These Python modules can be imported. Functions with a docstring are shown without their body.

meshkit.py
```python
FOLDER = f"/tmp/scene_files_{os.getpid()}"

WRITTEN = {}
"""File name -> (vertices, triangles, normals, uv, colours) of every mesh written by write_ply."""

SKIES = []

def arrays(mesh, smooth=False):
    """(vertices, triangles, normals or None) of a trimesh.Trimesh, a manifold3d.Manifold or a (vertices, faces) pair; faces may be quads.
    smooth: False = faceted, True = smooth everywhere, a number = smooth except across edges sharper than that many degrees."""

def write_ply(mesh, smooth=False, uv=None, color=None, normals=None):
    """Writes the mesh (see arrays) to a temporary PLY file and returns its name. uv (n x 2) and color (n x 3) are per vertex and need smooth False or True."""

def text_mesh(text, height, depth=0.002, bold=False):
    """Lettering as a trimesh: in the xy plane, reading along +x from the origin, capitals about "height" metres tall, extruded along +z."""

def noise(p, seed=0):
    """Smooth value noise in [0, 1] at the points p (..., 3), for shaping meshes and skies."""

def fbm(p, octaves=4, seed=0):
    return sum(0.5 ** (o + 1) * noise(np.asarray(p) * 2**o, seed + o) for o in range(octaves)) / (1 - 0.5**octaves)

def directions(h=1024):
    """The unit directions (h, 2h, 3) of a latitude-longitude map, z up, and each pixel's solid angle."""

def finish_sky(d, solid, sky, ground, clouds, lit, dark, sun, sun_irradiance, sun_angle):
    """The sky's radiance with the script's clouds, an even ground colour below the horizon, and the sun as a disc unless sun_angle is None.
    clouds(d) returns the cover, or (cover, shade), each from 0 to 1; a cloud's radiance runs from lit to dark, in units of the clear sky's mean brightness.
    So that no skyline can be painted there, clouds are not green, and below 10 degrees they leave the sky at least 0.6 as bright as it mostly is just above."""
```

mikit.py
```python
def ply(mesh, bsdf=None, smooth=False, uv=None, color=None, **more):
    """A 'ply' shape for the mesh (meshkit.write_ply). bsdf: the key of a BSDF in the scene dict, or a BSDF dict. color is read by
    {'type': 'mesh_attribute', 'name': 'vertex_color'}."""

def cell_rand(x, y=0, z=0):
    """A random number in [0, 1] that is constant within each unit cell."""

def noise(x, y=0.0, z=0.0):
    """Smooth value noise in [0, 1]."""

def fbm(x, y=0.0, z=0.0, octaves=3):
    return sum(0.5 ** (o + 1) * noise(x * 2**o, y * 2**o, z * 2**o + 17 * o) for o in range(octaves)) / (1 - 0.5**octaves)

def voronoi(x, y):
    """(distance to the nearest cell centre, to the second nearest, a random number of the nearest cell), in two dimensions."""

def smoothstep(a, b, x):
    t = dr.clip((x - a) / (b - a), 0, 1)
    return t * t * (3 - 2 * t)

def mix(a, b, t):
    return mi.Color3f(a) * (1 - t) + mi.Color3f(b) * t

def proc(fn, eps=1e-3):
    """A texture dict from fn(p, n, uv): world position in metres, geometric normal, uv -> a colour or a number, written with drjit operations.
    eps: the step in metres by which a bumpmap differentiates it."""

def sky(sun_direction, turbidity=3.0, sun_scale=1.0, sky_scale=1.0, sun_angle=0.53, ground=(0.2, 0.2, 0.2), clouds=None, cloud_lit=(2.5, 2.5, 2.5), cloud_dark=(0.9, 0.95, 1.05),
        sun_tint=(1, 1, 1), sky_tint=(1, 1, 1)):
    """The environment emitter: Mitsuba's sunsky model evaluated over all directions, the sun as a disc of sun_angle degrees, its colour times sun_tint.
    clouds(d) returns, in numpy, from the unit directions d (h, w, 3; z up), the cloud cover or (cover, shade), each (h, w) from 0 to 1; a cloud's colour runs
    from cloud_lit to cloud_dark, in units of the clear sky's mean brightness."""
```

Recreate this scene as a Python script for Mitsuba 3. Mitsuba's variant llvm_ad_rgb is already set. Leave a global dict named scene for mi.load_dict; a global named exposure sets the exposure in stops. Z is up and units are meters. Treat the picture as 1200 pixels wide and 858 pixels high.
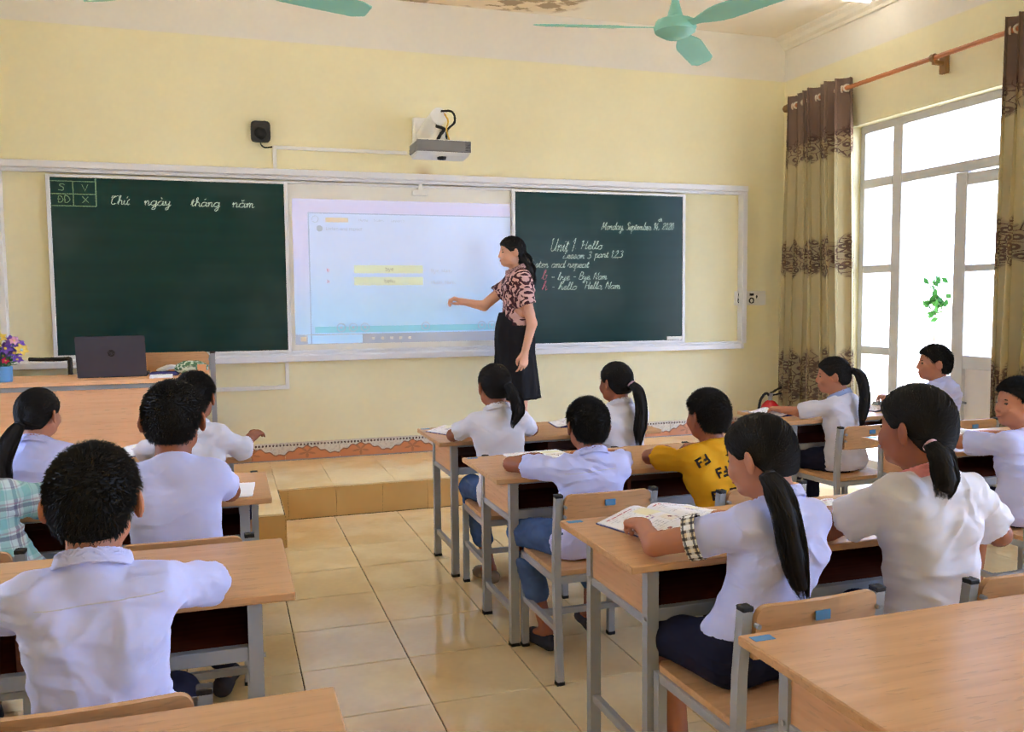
import math, random
import numpy as np, trimesh, mitsuba as mi, mikit, meshkit
import manifold3d as m3
from shapely.geometry import Polygon, Point, box as sbox
from mikit import noise, fbm, voronoi, cell_rand, smoothstep, mix
import drjit as dr
T4 = mi.ScalarTransform4f
rng = np.random.default_rng(7)
PI = math.pi
scene, labels = {}, {}

# ------------------------------------------------------------------ camera, sky, sun, exposure
def cam_axes(yaw, pitch, roll):
    f = np.array([math.sin(yaw) * math.cos(pitch), math.cos(yaw) * math.cos(pitch), math.sin(pitch)])
    r = np.cross(f, [0, 0, 1]); r /= np.linalg.norm(r); d = np.cross(f, r)
    c, s = math.cos(roll), math.sin(roll)
    return c * r + s * d, -s * r + c * d, f
_r, _d, _f = cam_axes(*np.radians([18.172, -4.251, 0.5345]))
EYE = np.array([0, 0, 1.37])
scene['camera'] = {'type': 'perspective', 'fov': 60.68, 'fov_axis': 'x', 'near_clip': 0.05, 'far_clip': 500.0,
                   'to_world': T4().look_at(origin=EYE.tolist(), target=(EYE + _f).tolist(), up=(-_d).tolist())}
exposure = 1.45
LAMP = 7.0                       # radiance of the ceiling tubes
scene['sky'] = mikit.sky([-0.45, 0.25, 0.9], turbidity=5.0, sky_scale=16.0, sun_scale=8.0, ground=(0.35, 0.34, 0.3),
                         clouds=lambda d: np.full(d.shape[:2], 0.65), sky_tint=(0.85, 1.0, 1.25), cloud_lit=(1.2, 1.5, 2.15), cloud_dark=(1, 1, 1))

# ------------------------------------------------------------------ helpers
def srgb(r, g, b):
    return [(c / 255 / 12.92) if c / 255 <= 0.04045 else ((c / 255 + 0.055) / 1.055) ** 2.4 for c in (r, g, b)]

def mat(name, color, rough=0.5, spec=0.5, metal=0.0, two=True, **more):
    d = {'type': 'principled', 'base_color': mikit.proc(color) if callable(color) else {'type': 'rgb', 'value': list(color)},
         'roughness': rough, 'metallic': metal, **more}
    if metal == 0: d['specular'] = spec
    scene[name] = {'type': 'twosided', 'bsdf': d} if two else d
    return name

def num(name):
    if name not in USED:
        USED[name] = 0; return name
    USED[name] += 1
    return f'{name}_{USED[name]:03d}'
USED = {}

def put(key, mesh, bsdf, smooth=False, tw=None, **kw):
    d = mesh if isinstance(mesh, dict) and 'filename' in mesh else mikit.ply(mesh, bsdf, smooth, **kw)
    if tw is not None: d = {**d, 'to_world': tw}
    scene[key] = d
    return key

def thing(name, label, cat, group=None):
    k = num(name); labels[k] = {'label': label, 'category': cat}
    if group: labels[k]['group'] = group
    return k

def part(parent, name, mesh, bsdf, smooth=False, tw=None, label=None, stuff=False, **kw):
    k = num(parent + '__' + name)
    put(k, mesh, bsdf, smooth, tw, **kw)
    if label: labels.setdefault(k, {})['label'] = label
    if stuff: labels.setdefault(k, {})['kind'] = 'stuff'
    return k

def struct(name, mesh=None, bsdf=None, smooth=False, tw=None, label=None, **kw):
    k = num(name)
    if mesh is not None: put(k, mesh, bsdf, smooth, tw, **kw)
    labels[k] = {'kind': 'structure'}
    if label: labels[k]['label'] = label
    return k

def box(x0, x1, y0, y1, z0, z1, b=0.0):
    """A box, with chamfered edges of width b."""
    if b <= 0:
        m = trimesh.creation.box((x1 - x0, y1 - y0, z1 - z0)); m.apply_translation(((x0 + x1) / 2, (y0 + y1) / 2, (z0 + z1) / 2)); return m
    P = []
    for x, sx in ((x0, 1), (x1, -1)):
        for y, sy in ((y0, 1), (y1, -1)):
            for z, sz in ((z0, 1), (z1, -1)):
                P += [(x, y + sy * b, z + sz * b), (x + sx * b, y, z + sz * b), (x + sx * b, y + sy * b, z)]
    return trimesh.convex.convex_hull(np.array(P))

def cat(*ms):
    return trimesh.util.concatenate([m for m in ms if m is not None])

def tube(pts, r, sides=8, cap=True):
    """A tube along the points; r a number or one radius per point."""
    pts = np.asarray(pts, float); n = len(pts); r = np.broadcast_to(r, n)
    t = np.gradient(pts, axis=0); t /= np.linalg.norm(t, axis=1, keepdims=True) + 1e-12
    ref = np.array([0, 0, 1.0]) if abs(t[:, 2]).mean() < 0.8 else np.array([1.0, 0, 0])
    u = np.cross(t, ref); u /= np.linalg.norm(u, axis=1, keepdims=True) + 1e-12
    v = np.cross(t, u)
    a = np.arange(sides) * 2 * PI / sides
    V = pts[:, None] + r[:, None, None] * (np.cos(a)[None, :, None] * u[:, None] + np.sin(a)[None, :, None] * v[:, None])
    V = V.reshape(-1, 3); F = []
    for i in range(n - 1):
        for j in range(sides):
            a0, a1 = i * sides + j, i * sides + (j + 1) % sides
            F += [[a0, a0 + sides, a1], [a1, a0 + sides, a1 + sides]]
    if cap:
        V = np.vstack([V, pts[:1], pts[-1:]]); c0, c1 = n * sides, n * sides + 1
        for j in range(sides):
            F += [[c0, j, (j + 1) % sides], [c1, (n - 1) * sides + (j + 1) % sides, (n - 1) * sides + j]]
    m = trimesh.Trimesh(V, F, process=False)
    if m.volume < 0: m.invert()
    return m

def cyl(p0, p1, r, sides=16, r1=None):
    return tube([p0, p1], [r, r if r1 is None else r1], sides)

def lathe(profile, center=(0, 0, 0), sides=32):
    m = trimesh.creation.revolve(np.array(profile, float), sections=sides); m.apply_translation(center)
    return m

def xform(m, M):
    m = m.copy(); m.apply_transform(M); return m

def place(x, y, z=0.0, deg=0.0):
    return T4().translate([float(x), float(y), float(z)]).rotate([0, 0, 1], float(deg))

def extrude_xz(poly, y0, y1):
    """A shapely polygon drawn in (x, z), extruded from y0 to y1 (y0 < y1)."""
    m = trimesh.creation.extrude_polygon(poly, y1 - y0, engine='earcut')
    v = m.vertices.copy(); m.vertices = np.stack([v[:, 0], y1 - v[:, 2], v[:, 1]], 1); m.fix_normals()
    return m

def extrude_yz(poly, x0, x1):
    m = trimesh.creation.extrude_polygon(poly, x1 - x0, engine='earcut')
    v = m.vertices.copy(); m.vertices = np.stack([x0 + v[:, 2], v[:, 0], v[:, 1]], 1); m.fix_normals()
    return m

def rrect(w, h, r, cx=0.0, cy=0.0):
    return sbox(cx - w / 2 + r, cy - h / 2 + r, cx + w / 2 - r, cy + h / 2 - r).buffer(r, quad_segs=6)

def spline(P, n=8):
    """Catmull-Rom through the points."""
    P = np.asarray(P, float); P = np.vstack([2 * P[0] - P[1], P, 2 * P[-1] - P[-2]])
    out = []
    for i in range(1, len(P) - 2):
        t = np.linspace(0, 1, n, endpoint=False)[:, None]
        a, b, c, d = P[i - 1:i + 3]
        out.append(0.5 * (2 * b + (c - a) * t + (2 * a - 5 * b + 4 * c - d) * t ** 2 + (3 * b - a - 3 * c + d) * t ** 3))
    return np.vstack(out + [P[-2][None]])

# ------------------------------------------------------------------ materials
WALL_Y, WALL_Z, CEIL = srgb(234, 225, 186), srgb(228, 222, 208), 3.62
def wall_color(p, n, uv):
    m = fbm(p.x * 1.3 + p.y * 1.1, p.z * 0.9, 3.0, 4)
    f = fbm(p.x * 40 + p.y * 40, p.z * 40, 1.0, 2)
    base = mix(WALL_Y, WALL_Z, smoothstep(3.246, 3.254, p.z))
    rust = smoothstep(0.10, 0.0, dr.abs(p.x - 1.49 + (fbm(p.z * 20, 2.0) - 0.5) * 0.05)) * smoothstep(2.32, 2.345, p.z) * smoothstep(2.46, 2.33, p.z) * smoothstep(6.6, 6.65, p.y)
    base = mix(base, srgb(150, 95, 50), 0.45 * rust)
    return base * (0.94 + 0.08 * m + 0.03 * f)
mat('wall_paint', wall_color, 0.75, 0.25)
def ceil_color(p, n, uv):
    m = fbm(p.x * 1.1, p.y * 2.0, 5.0, 5)
    d = fbm(p.x * 7, p.y * 9, 2.0, 4)
    zone = smoothstep(0.50, 0.62, fbm(p.x * 0.8 + 0.3, p.y * 1.0, 9.0, 3) * 0.8 + 0.3 * smoothstep(1.3, 0.2, dr.abs(p.x - 2.2)) * smoothstep(0.7, 0.1, dr.abs(p.y - 6.3)))
    st = smoothstep(0.50, 0.62, d) * zone
    c = mix(srgb(232, 222, 202), srgb(222, 200, 160), zone * 0.7)
    return mix(c, srgb(140, 112, 80), st * 0.75) * (0.95 + 0.07 * m)
mat('ceiling_paint', ceil_color, 0.8, 0.2)
mat('moulding_paint', srgb(230, 222, 204), 0.7, 0.3)
def tile_color(p, n, uv):
    m = fbm(p.x * 4, p.y * 4, p.z * 4, 4)
    g = fbm(p.x * 60, p.y * 60, p.z * 60, 2)
    c = cell_rand(dr.floor((p.x - 0.636) / 0.405), dr.floor((p.y - 2.84) / 0.41), 3.0)
    return mix(srgb(228, 196, 140), srgb(240, 214, 166), smoothstep(0.3, 0.7, m)) * (0.93 + 0.06 * g + 0.05 * c)
mat('floor_tile', tile_color, 0.09, 0.6, clearcoat=0.6, clearcoat_gloss=0.95)
mat('grout', srgb(90, 72, 52), 0.8, 0.2)
def riser_color(p, n, uv):
    return mix(srgb(196, 150, 84), srgb(208, 168, 104), fbm(p.x * 5, p.y * 5, p.z * 5, 3))
mat('riser_tile', riser_color, 0.3, 0.5)
def skirt_color(p, n, uv):
    u = (p.x + 0.6 + p.y) / 0.40
    u = u - dr.floor(u)
    h = (p.z - 0.2) / 0.135
    dist = dr.abs(u - 0.5) * 2
    lobes = 0.52 + 0.22 * dr.cos(dist * PI * 0.9) + 0.05 * dr.cos(u * 2 * PI * 6)
    orange = smoothstep(lobes + 0.03, lobes - 0.03, h)
    col = mix(srgb(214, 204, 188), srgb(200, 128, 82), orange)
    line = smoothstep(0.05, 0.02, dr.abs(h - lobes))
    col = mix(col, srgb(130, 70, 40), line * 0.8)
    flower = smoothstep(0.75, 0.4, (dr.sqrt(dr.square((u - 0.5) * 3.2) + dr.square((h - 0.42) * 1.6)) + 0.25 * dr.sin(dr.atan2(h - 0.42, (u - 0.5) * 2) * 5)) * 2.2)
    col = mix(col, srgb(150, 100, 66), flower * 0.6)
    grain = smoothstep(0.45, 0.7, fbm(p.x * 90, p.z * 90, p.y * 90, 2))
    col = mix(col, srgb(170, 150, 130), grain * 0.35 * (1 - orange))
    dots = smoothstep(0.80, 0.82, h) * smoothstep(0.93, 0.91, h) * smoothstep(-0.2, 0.2, dr.sin(u * 2 * PI * 16))
    col = mix(col, srgb(80, 60, 55), dots)
    return mix(col, srgb(150, 140, 140), smoothstep(0.08, 0.05, h))
mat('skirting_tile', skirt_color, 0.3, 0.5)

def woodf(ax, lo, hi, seed):
    def f(p, n, uv):
        a, b, c = (p.x, p.y, p.z) if ax == 0 else (p.y, p.x, p.z) if ax == 1 else (p.z, p.x, p.y)
        w = fbm(a * 1.5 + seed, b * 3, c * 3, 3) * 0.5
        g = fbm(a * 3, (b + w * 0.05) * 75 + seed, c * 75, 3)
        k = smoothstep(0.62, 0.75, fbm(a * 22, b * 150, c * 150, 2))
        return mix(lo, hi, smoothstep(-0.1, 1.1, g)) * (0.92 + 0.16 * w) * (1 - 0.12 * k)
    return f
WL, WH = srgb(194, 144, 98), srgb(210, 162, 116)
mat('wood_along', woodf(0, WL, WH, 1.0), 0.34, 0.4)
mat('wood_across', woodf(1, srgb(204, 150, 108), srgb(218, 168, 126), 5.0), 0.4, 0.4)
mat('wood_edge', srgb(176, 112, 58), 0.4, 0.4)
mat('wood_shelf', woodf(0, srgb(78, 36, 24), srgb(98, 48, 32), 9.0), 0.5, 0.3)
mat('wood_desk_front', woodf(0, srgb(238, 176, 128), srgb(248, 194, 148), 3.0), 0.4, 0.4)
mat('grey_metal', srgb(150, 152, 156), 0.38, 0.5)
mat('steel', srgb(170, 172, 175), 0.3, 0.5, 0.6)
mat('white_aluminium', srgb(222, 221, 224), 0.35, 0.5)
mat('frame_aluminium', srgb(196, 193, 190), 0.4, 0.5)
mat('door_panel', srgb(214, 206, 198), 0.45, 0.5)
mat('black_plastic', srgb(24, 24, 26), 0.45, 0.4)
mat('black_rubber', srgb(20, 20, 20), 0.7, 0.3)
mat('white_plastic', srgb(226, 224, 218), 0.4, 0.5)
mat('grey_plastic', srgb(104, 104, 106), 0.45, 0.4)
mat('blue_sticker', srgb(84, 132, 170), 0.4, 0.5)
def board_color(p, n, uv):
    s = fbm(p.x * 1.2, p.z * 25, 3.0, 3)
    sm = smoothstep(0.5, 0.8, fbm(p.x * 2.0, p.z * 2.2, 7.0, 4))
    return mix(srgb(0, 38, 38), srgb(4, 48, 47), s) + mi.Color3f(0.010) * sm
mat('chalkboard_green', board_color, 0.28, 0.22)
mat('chalk', srgb(190, 206, 194), 0.9, 0.1)
mat('pink_chalk', srgb(190, 100, 120), 0.9, 0.1)
mat('dim_chalk', srgb(120, 146, 116), 0.9, 0.1)
mat('whiteboard', srgb(228, 224, 216), 0.3, 0.5)
scene['window_glass'] = {'type': 'thindielectric', 'int_ior': 1.5}
# ------------------------------------------------------------------ the room shell
XL, XR, YB, YF = -2.15, 4.71, -2.6, 6.65
PLAT = 0.20
floor = struct('floor', box(XL, XR, YB, YF, -0.12, -0.0045), 'grout')
def tile_mesh(w, d, t):
    return box(0.002, w - 0.002, 0.002, d - 0.002, -t, 0, 0.0015)
TX, TY = 0.405, 0.410
tile_ply = mikit.ply(tile_mesh(TX, TY, 0.006), 'floor_tile')
ntile = 0
for i in range(-4, 11):
    for j in range(-5, 8):
        x, y = 0.636 + i * TX, 2.84 + j * TY
        if x + TX > XR + 0.3 or y + TY > YF: continue
        if y > (4.9 if x < 0.2 else 5.6): continue
        if x + TX > XR: x0 = XR - x
        if y < 0.3: continue                                   # behind the camera
        m = tile_ply
        w = min(TX, XR - x - 0.001); dmax = (4.965 if x < 0.2 else 5.62) - y
        if w < TX - 1e-6 or dmax < TY - 1e-6:
            m = mikit.ply(tile_mesh(w, min(TY, dmax), 0.006), 'floor_tile')
        part('floor', 'tile', m, 'floor_tile', tw=place(x, y)); ntile += 1
part('floor', 'tile_field', box(XL, XR, YB, 0.38, -0.006, -0.0005), 'floor_tile')

# teaching platform, deeper on the left; tiled treads and risers
pl = struct('platform', cat(box(0.29, XR, 5.64, YF, -0.01, PLAT - 0.008), box(XL, 0.29, 4.98, YF, -0.01, PLAT - 0.008)), 'grout')
def ptile(x0, x1, y0, y1):
    part(pl, 'tile', box(x0 + 0.001, x1 - 0.001, y0 + 0.001, y1 - 0.001, PLAT - 0.012, PLAT, 0.001), 'floor_tile')
xs = [0.285] + [0.636 + i * TX for i in range(0, 11)]
xs = [x for x in xs if x < XR - 0.05] + [XR]
for a, b in zip(xs[:-1], xs[1:]):
    ptile(a, b, 5.63, 6.02); ptile(a, b, 6.02, 6.41); ptile(a, b, 6.41, YF)
xl = [0.285 - 0.405 * k for k in range(0, 7)][::-1]; xl[0] = XL
for a, b in zip(xl[:-1], xl[1:]):
    for y0, y1 in ((4.97, 5.375), (5.375, 5.78), (5.78, 6.185), (6.185, YF)): ptile(a, b, y0, y1)
rx = np.arange(0.35, XR, 0.30)
rx = np.concatenate([[0.29], rx, [XR]])
for a, b in zip(rx[:-1], rx[1:]):
    part(pl, 'riser_tile', box(a + 0.001, b - 0.001, 5.632, 5.645, 0.0, PLAT - 0.0125), 'riser_tile')
for k in range(9):
    b = 0.29 - 0.28 * k; a = max(b - 0.28, XL)
    if b > XL + 0.05: part(pl, 'riser_tile', box(a + 0.001, b - 0.001, 4.972, 4.985, 0.0, PLAT - 0.0125), 'riser_tile')
for k in range(2):
    part(pl, 'riser_tile', box(0.285, 0.297, 4.985 + 0.325 * k, 4.985 + 0.323 * (k + 1), 0.0, PLAT - 0.0125), 'riser_tile')

struct('wall_front', box(XL, XR + 0.2, YF, YF + 0.2, -0.1, CEIL + 0.1), 'wall_paint')
bb = struct('baseboard_front')
x = -2.0 + 0.0
while x < XR - 0.02:
    part('baseboard_front', 'tile', box(max(x, XL) + 0.001, min(x + 0.4, XR) - 0.001, YF - 0.010, YF, PLAT, PLAT + 0.135, 0.001), 'skirting_tile'); x += 0.4
struct('ceiling', box(XL - 0.2, XR + 0.2, YB - 0.2, YF + 0.2, CEIL, CEIL + 0.12), 'ceiling_paint')
# crown moulding (stepped profile) along front and right
def crown(axis):
    prof = Polygon([(0, 0), (0.09, 0), (0.09, -0.02), (0.06, -0.035), (0.05, -0.07), (0.02, -0.085), (0.02, -0.11), (0, -0.11)])
    if axis == 'front':
        m = trimesh.creation.extrude_polygon(prof, XR - XL, engine='earcut'); v = m.vertices.copy()
        m.vertices = np.stack([XL + v[:, 2], YF - v[:, 0], CEIL + v[:, 1]], 1)
    else:
        m = trimesh.creation.extrude_polygon(prof, YF - YB, engine='earcut'); v = m.vertices.copy()
        m.vertices = np.stack([XR - v[:, 0], YB + v[:, 2], CEIL + v[:, 1]], 1)
    m.fix_normals(); return m
struct('trim_1', crown('right'), 'moulding_paint')

OP = [(3.72, 5.76, 0.0, 2.70), (-2.2, 2.2, 0.9, 2.70)]        # openings of the right wall
def holed_wall(x0, x1, ys, ops):
    m = m3.Manifold.cube((x1 - x0, ys[1] - ys[0], CEIL + 0.2)).translate((x0, ys[0], -0.1))
    for (a, b, z0, z1) in ops:
        m -= m3.Manifold.cube((x1 - x0 + 1, b - a, z1 - z0 + (0.001 if z0 > 0 else 0.1))).translate((x0 - 0.5, a, z0 - (0 if z0 > 0 else 0.1)))
    return m
struct('wall_right', holed_wall(XR, XR + 0.2, (YB - 0.2, YF), OP), 'wall_paint')
LOP = [(2.9, 4.3, 0.9, 2.6)]
struct('wall_left', holed_wall(XL - 0.2, XL, (YB - 0.2, YF), LOP), 'wall_paint')
struct('wall_back', box(XL, XR, YB - 0.2, YB, -0.1, CEIL), 'wall_paint')

# door set in the right wall: side lights, transom, a closed leaf; the other leaf stands open outside
dx0, dx1 = 4.785, 4.845
door = struct('door_1')
def fr(name, y0, y1, z0, z1, x0=dx0, x1=dx1, m='frame_aluminium', parent='door_1'):
    return part(parent, name, box(x0, x1, y0, y1, z0, z1, 0.004), m)
def gl(y0, y1, z0, z1, parent='door_1', x=(dx0 + dx1) / 2):
    return part(parent, 'pane', np_quad_x(x, y0, y1, z0, z1), 'window_glass')
def np_quad_x(x, y0, y1, z0, z1):
    return trimesh.Trimesh([[x, y0, z0], [x, y1, z0], [x, y1, z1], [x, y0, z1]], [[0, 1, 2], [0, 2, 3]], process=False)
fr('head', 3.72, 5.76, 2.64, 2.70)
fr('jamb', 5.71, 5.76, 0, 2.64); fr('jamb', 3.72, 3.77, 0, 2.64)
fr('mullion', 5.315, 5.41, 0, 2.64); fr('mullion', 4.10, 4.19, 0, 2.64)
fr('transom', 4.19, 5.315, 2.215, 2.285)
gl(4.19, 5.315, 2.285, 2.64)
for (a, b) in ((5.41, 5.71), (3.77, 4.10)):
    for z0, z1 in ((2.215, 2.285), (1.56, 1.62), (0.93, 0.99), (0.0, 0.10)): fr('rail', a, b, z0, z1)
    for z0, z1 in ((2.285, 2.64), (1.62, 2.215), (0.99, 1.56), (0.10, 0.93)): gl(a, b, z0, z1)
leaf = 'door_1__leaf'
part('door_1', 'leaf', cat(box(dx0 - 0.01, dx1, 4.70, 4.80, 0.02, 2.21, 0.004), box(dx0 - 0.01, dx1, 4.20, 4.29, 0.02, 2.21, 0.004),
     *[box(dx0 - 0.005, dx1 - 0.005, 4.29, 4.70, a, b, 0.003) for a, b in ((2.12, 2.20), (1.54, 1.585), (0.88, 0.97), (0.03, 0.14))]), 'frame_aluminium')
part(leaf, 'panel', box(dx0 + 0.02, dx1 - 0.02, 4.29, 4.70, 0.14, 0.88), 'door_panel')
part(leaf, 'pane', np_quad_x(dx0 + 0.03, 4.29, 4.70, 1.585, 2.12), 'window_glass')
part(leaf, 'pane', np_quad_x(dx0 + 0.03, 4.29, 4.70, 0.97, 1.54), 'window_glass')
part(leaf, 'handle', cat(cyl((dx0 - 0.05, 4.74, 0.655), (dx0 - 0.05, 4.62, 0.655), 0.009), cyl((dx0 - 0.05, 4.73, 0.655), (dx0, 4.73, 0.655), 0.008)), 'grey_plastic')
# other windows of the room (behind the camera and left)
def window(n, x, ops, into):
    y0, y1, z0, z1 = ops; k = struct(f'window_{n}')
    for a, b, c, d in ((y0, y1, z1 - 0.06, z1), (y0, y1, z0, z0 + 0.06)): part(k, 'rail', box(x - 0.03, x + 0.03, a, b, c, d), 'frame_aluminium')
    for yy in np.linspace(y0 + 0.03, y1 - 0.03, 4): part(k, 'stile', box(x - 0.03, x + 0.03, yy - 0.03, yy + 0.03, z0 + 0.06, z1 - 0.06), 'frame_aluminium')
    for a, b in zip(np.linspace(y0 + 0.03, y1 - 0.03, 4)[:-1], np.linspace(y0 + 0.03, y1 - 0.03, 4)[1:]):
        part(k, 'pane', np_quad_x(x, a + 0.03, b - 0.03, z0 + 0.06, z1 - 0.06), 'window_glass')
window(1, XR + 0.12, OP[1], -1); window(2, XL - 0.12, LOP[0], 1)

# outdoors: yard, a far wall of trees
mat('yard_concrete', lambda p, n, uv: mix(srgb(205, 200, 190), srgb(225, 220, 208), fbm(p.x * 0.7, p.y * 0.7, 1.0, 4)), 0.8, 0.2)
struct('ground', cat(box(XR + 0.2, 60, -40, 60, -0.35, -0.06), box(-60, XL - 0.2, -40, 60, -0.35, -0.06)), 'yard_concrete')
scene['leaf_green'] = {'type': 'principledthin', 'base_color': {'type': 'rgb', 'value': srgb(96, 140, 50)}, 'roughness': 0.5, 'diff_trans': 0.8}
mat('bark', srgb(96, 78, 60), 0.8, 0.2)
def tree(x, y, h, r, n, label, seed):
    g = np.random.default_rng(seed)
    k = thing('tree', label, 'tree')
    part(k, 'trunk', tube(np.array([[x, y, -0.1], [x + 0.05, y, h * 0.4], [x, y + 0.1, h * 0.8]]), [0.09, 0.07, 0.03], 8), 'bark', True)
    d = g.normal(size=(n, 3)); d /= np.linalg.norm(d, axis=1, keepdims=True)
    c = np.array([x, y, h * 0.72]) + d * (r * g.uniform(0.3, 1, (n, 1)) ** 0.6) * [1, 1, 0.8] * (0.7 + 0.5 * meshkit.fbm(d * 2 + seed, 2)[:, None])
    a = g.normal(size=(n, 3)); a /= np.linalg.norm(a, axis=1, keepdims=True)
    b = np.cross(a, g.normal(size=(n, 3))); b /= np.linalg.norm(b, axis=1, keepdims=True)
    L = g.uniform(0.07, 0.13, (n, 1))
    V = np.stack([c - a * L, c + b * L * 0.4, c + a * L, c - b * L * 0.4], 1).reshape(-1, 3)
    F = (np.arange(n)[:, None, None] * 4 + np.array([[0, 1, 2], [0, 2, 3]])).reshape(-1, 3)
    part(k, 'foliage', trimesh.Trimesh(V, F, process=False), 'leaf_green', stuff=True)

g8 = np.random.default_rng(4)
sp = thing('sapling', 'thin young tree with small green leaf clumps, seen outside through the open door', 'tree')
part(sp, 'trunk', tube([(9.05, 9.35, -0.08), (9.02, 9.37, 0.6), (9.0, 9.3, 1.35)], [0.012, 0.010, 0.004], 6), 'bark', True)
mat('leaf_dark', srgb(26, 62, 16), 0.7, 0.1)
for (cz, rx_, rz_, n_) in ((1.29, .085, .15, 46), (0.60, .09, .05, 22), (1.58, .07, .05, 10)):
    c_ = np.array([9.0, 9.32, cz]) + g8.normal(size=(n_, 3)) * [rx_ * .6, rx_ * .6, rz_ * .55]; a_ = g8.normal(size=(n_, 3)); a_ /= np.linalg.norm(a_, axis=1, keepdims=True); b_ = np.cross(a_, g8.normal(size=(n_, 3))); b_ /= np.linalg.norm(b_, axis=1, keepdims=True)
    for q in range(n_):
        L_ = .06; part(sp, 'leaf', trimesh.Trimesh([c_[q] - a_[q] * L_, c_[q] + b_[q] * L_ * .6, c_[q] + a_[q] * L_, c_[q] - b_[q] * L_ * .6], [[0, 1, 2], [0, 2, 3]], process=False), 'leaf_dark')

# ------------------------------------------------------------------ ceiling lamps (tubes; one just shows at the top edge)
scene['tube_glow'] = {'type': 'diffuse', 'reflectance': {'type': 'rgb', 'value': [0.8, 0.8, 0.8]}}
def ceiling_lamp(x, y, label):
    k = thing('ceiling_lamp', label, 'lamp', 'fluorescent tubes on the ceiling')
    part(k, 'housing', box(x - 0.62, x + 0.62, y - 0.035, y + 0.035, CEIL - 0.05, CEIL, 0.004), 'white_plastic')
    kk = part(k, 'tube', cyl((x - 0.58, y, CEIL - 0.075), (x + 0.58, y, CEIL - 0.075), 0.016, 10), 'tube_glow', True)
    scene[kk]['emitter'] = {'type': 'area', 'radiance': {'type': 'rgb', 'value': [LAMP, LAMP * 0.97, LAMP * 0.94]}}
for (x, y, w) in ((4.0, 5.45, 'right of the fan, at the top edge'), (-0.3, 5.1, 'above the teacher desk'), (1.7, 4.9, 'above the front middle'), (2.7, 0.1, 'above the back right')):
    ceiling_lamp(x, y, 'white fluorescent tube lamp on the ceiling ' + w)
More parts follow.
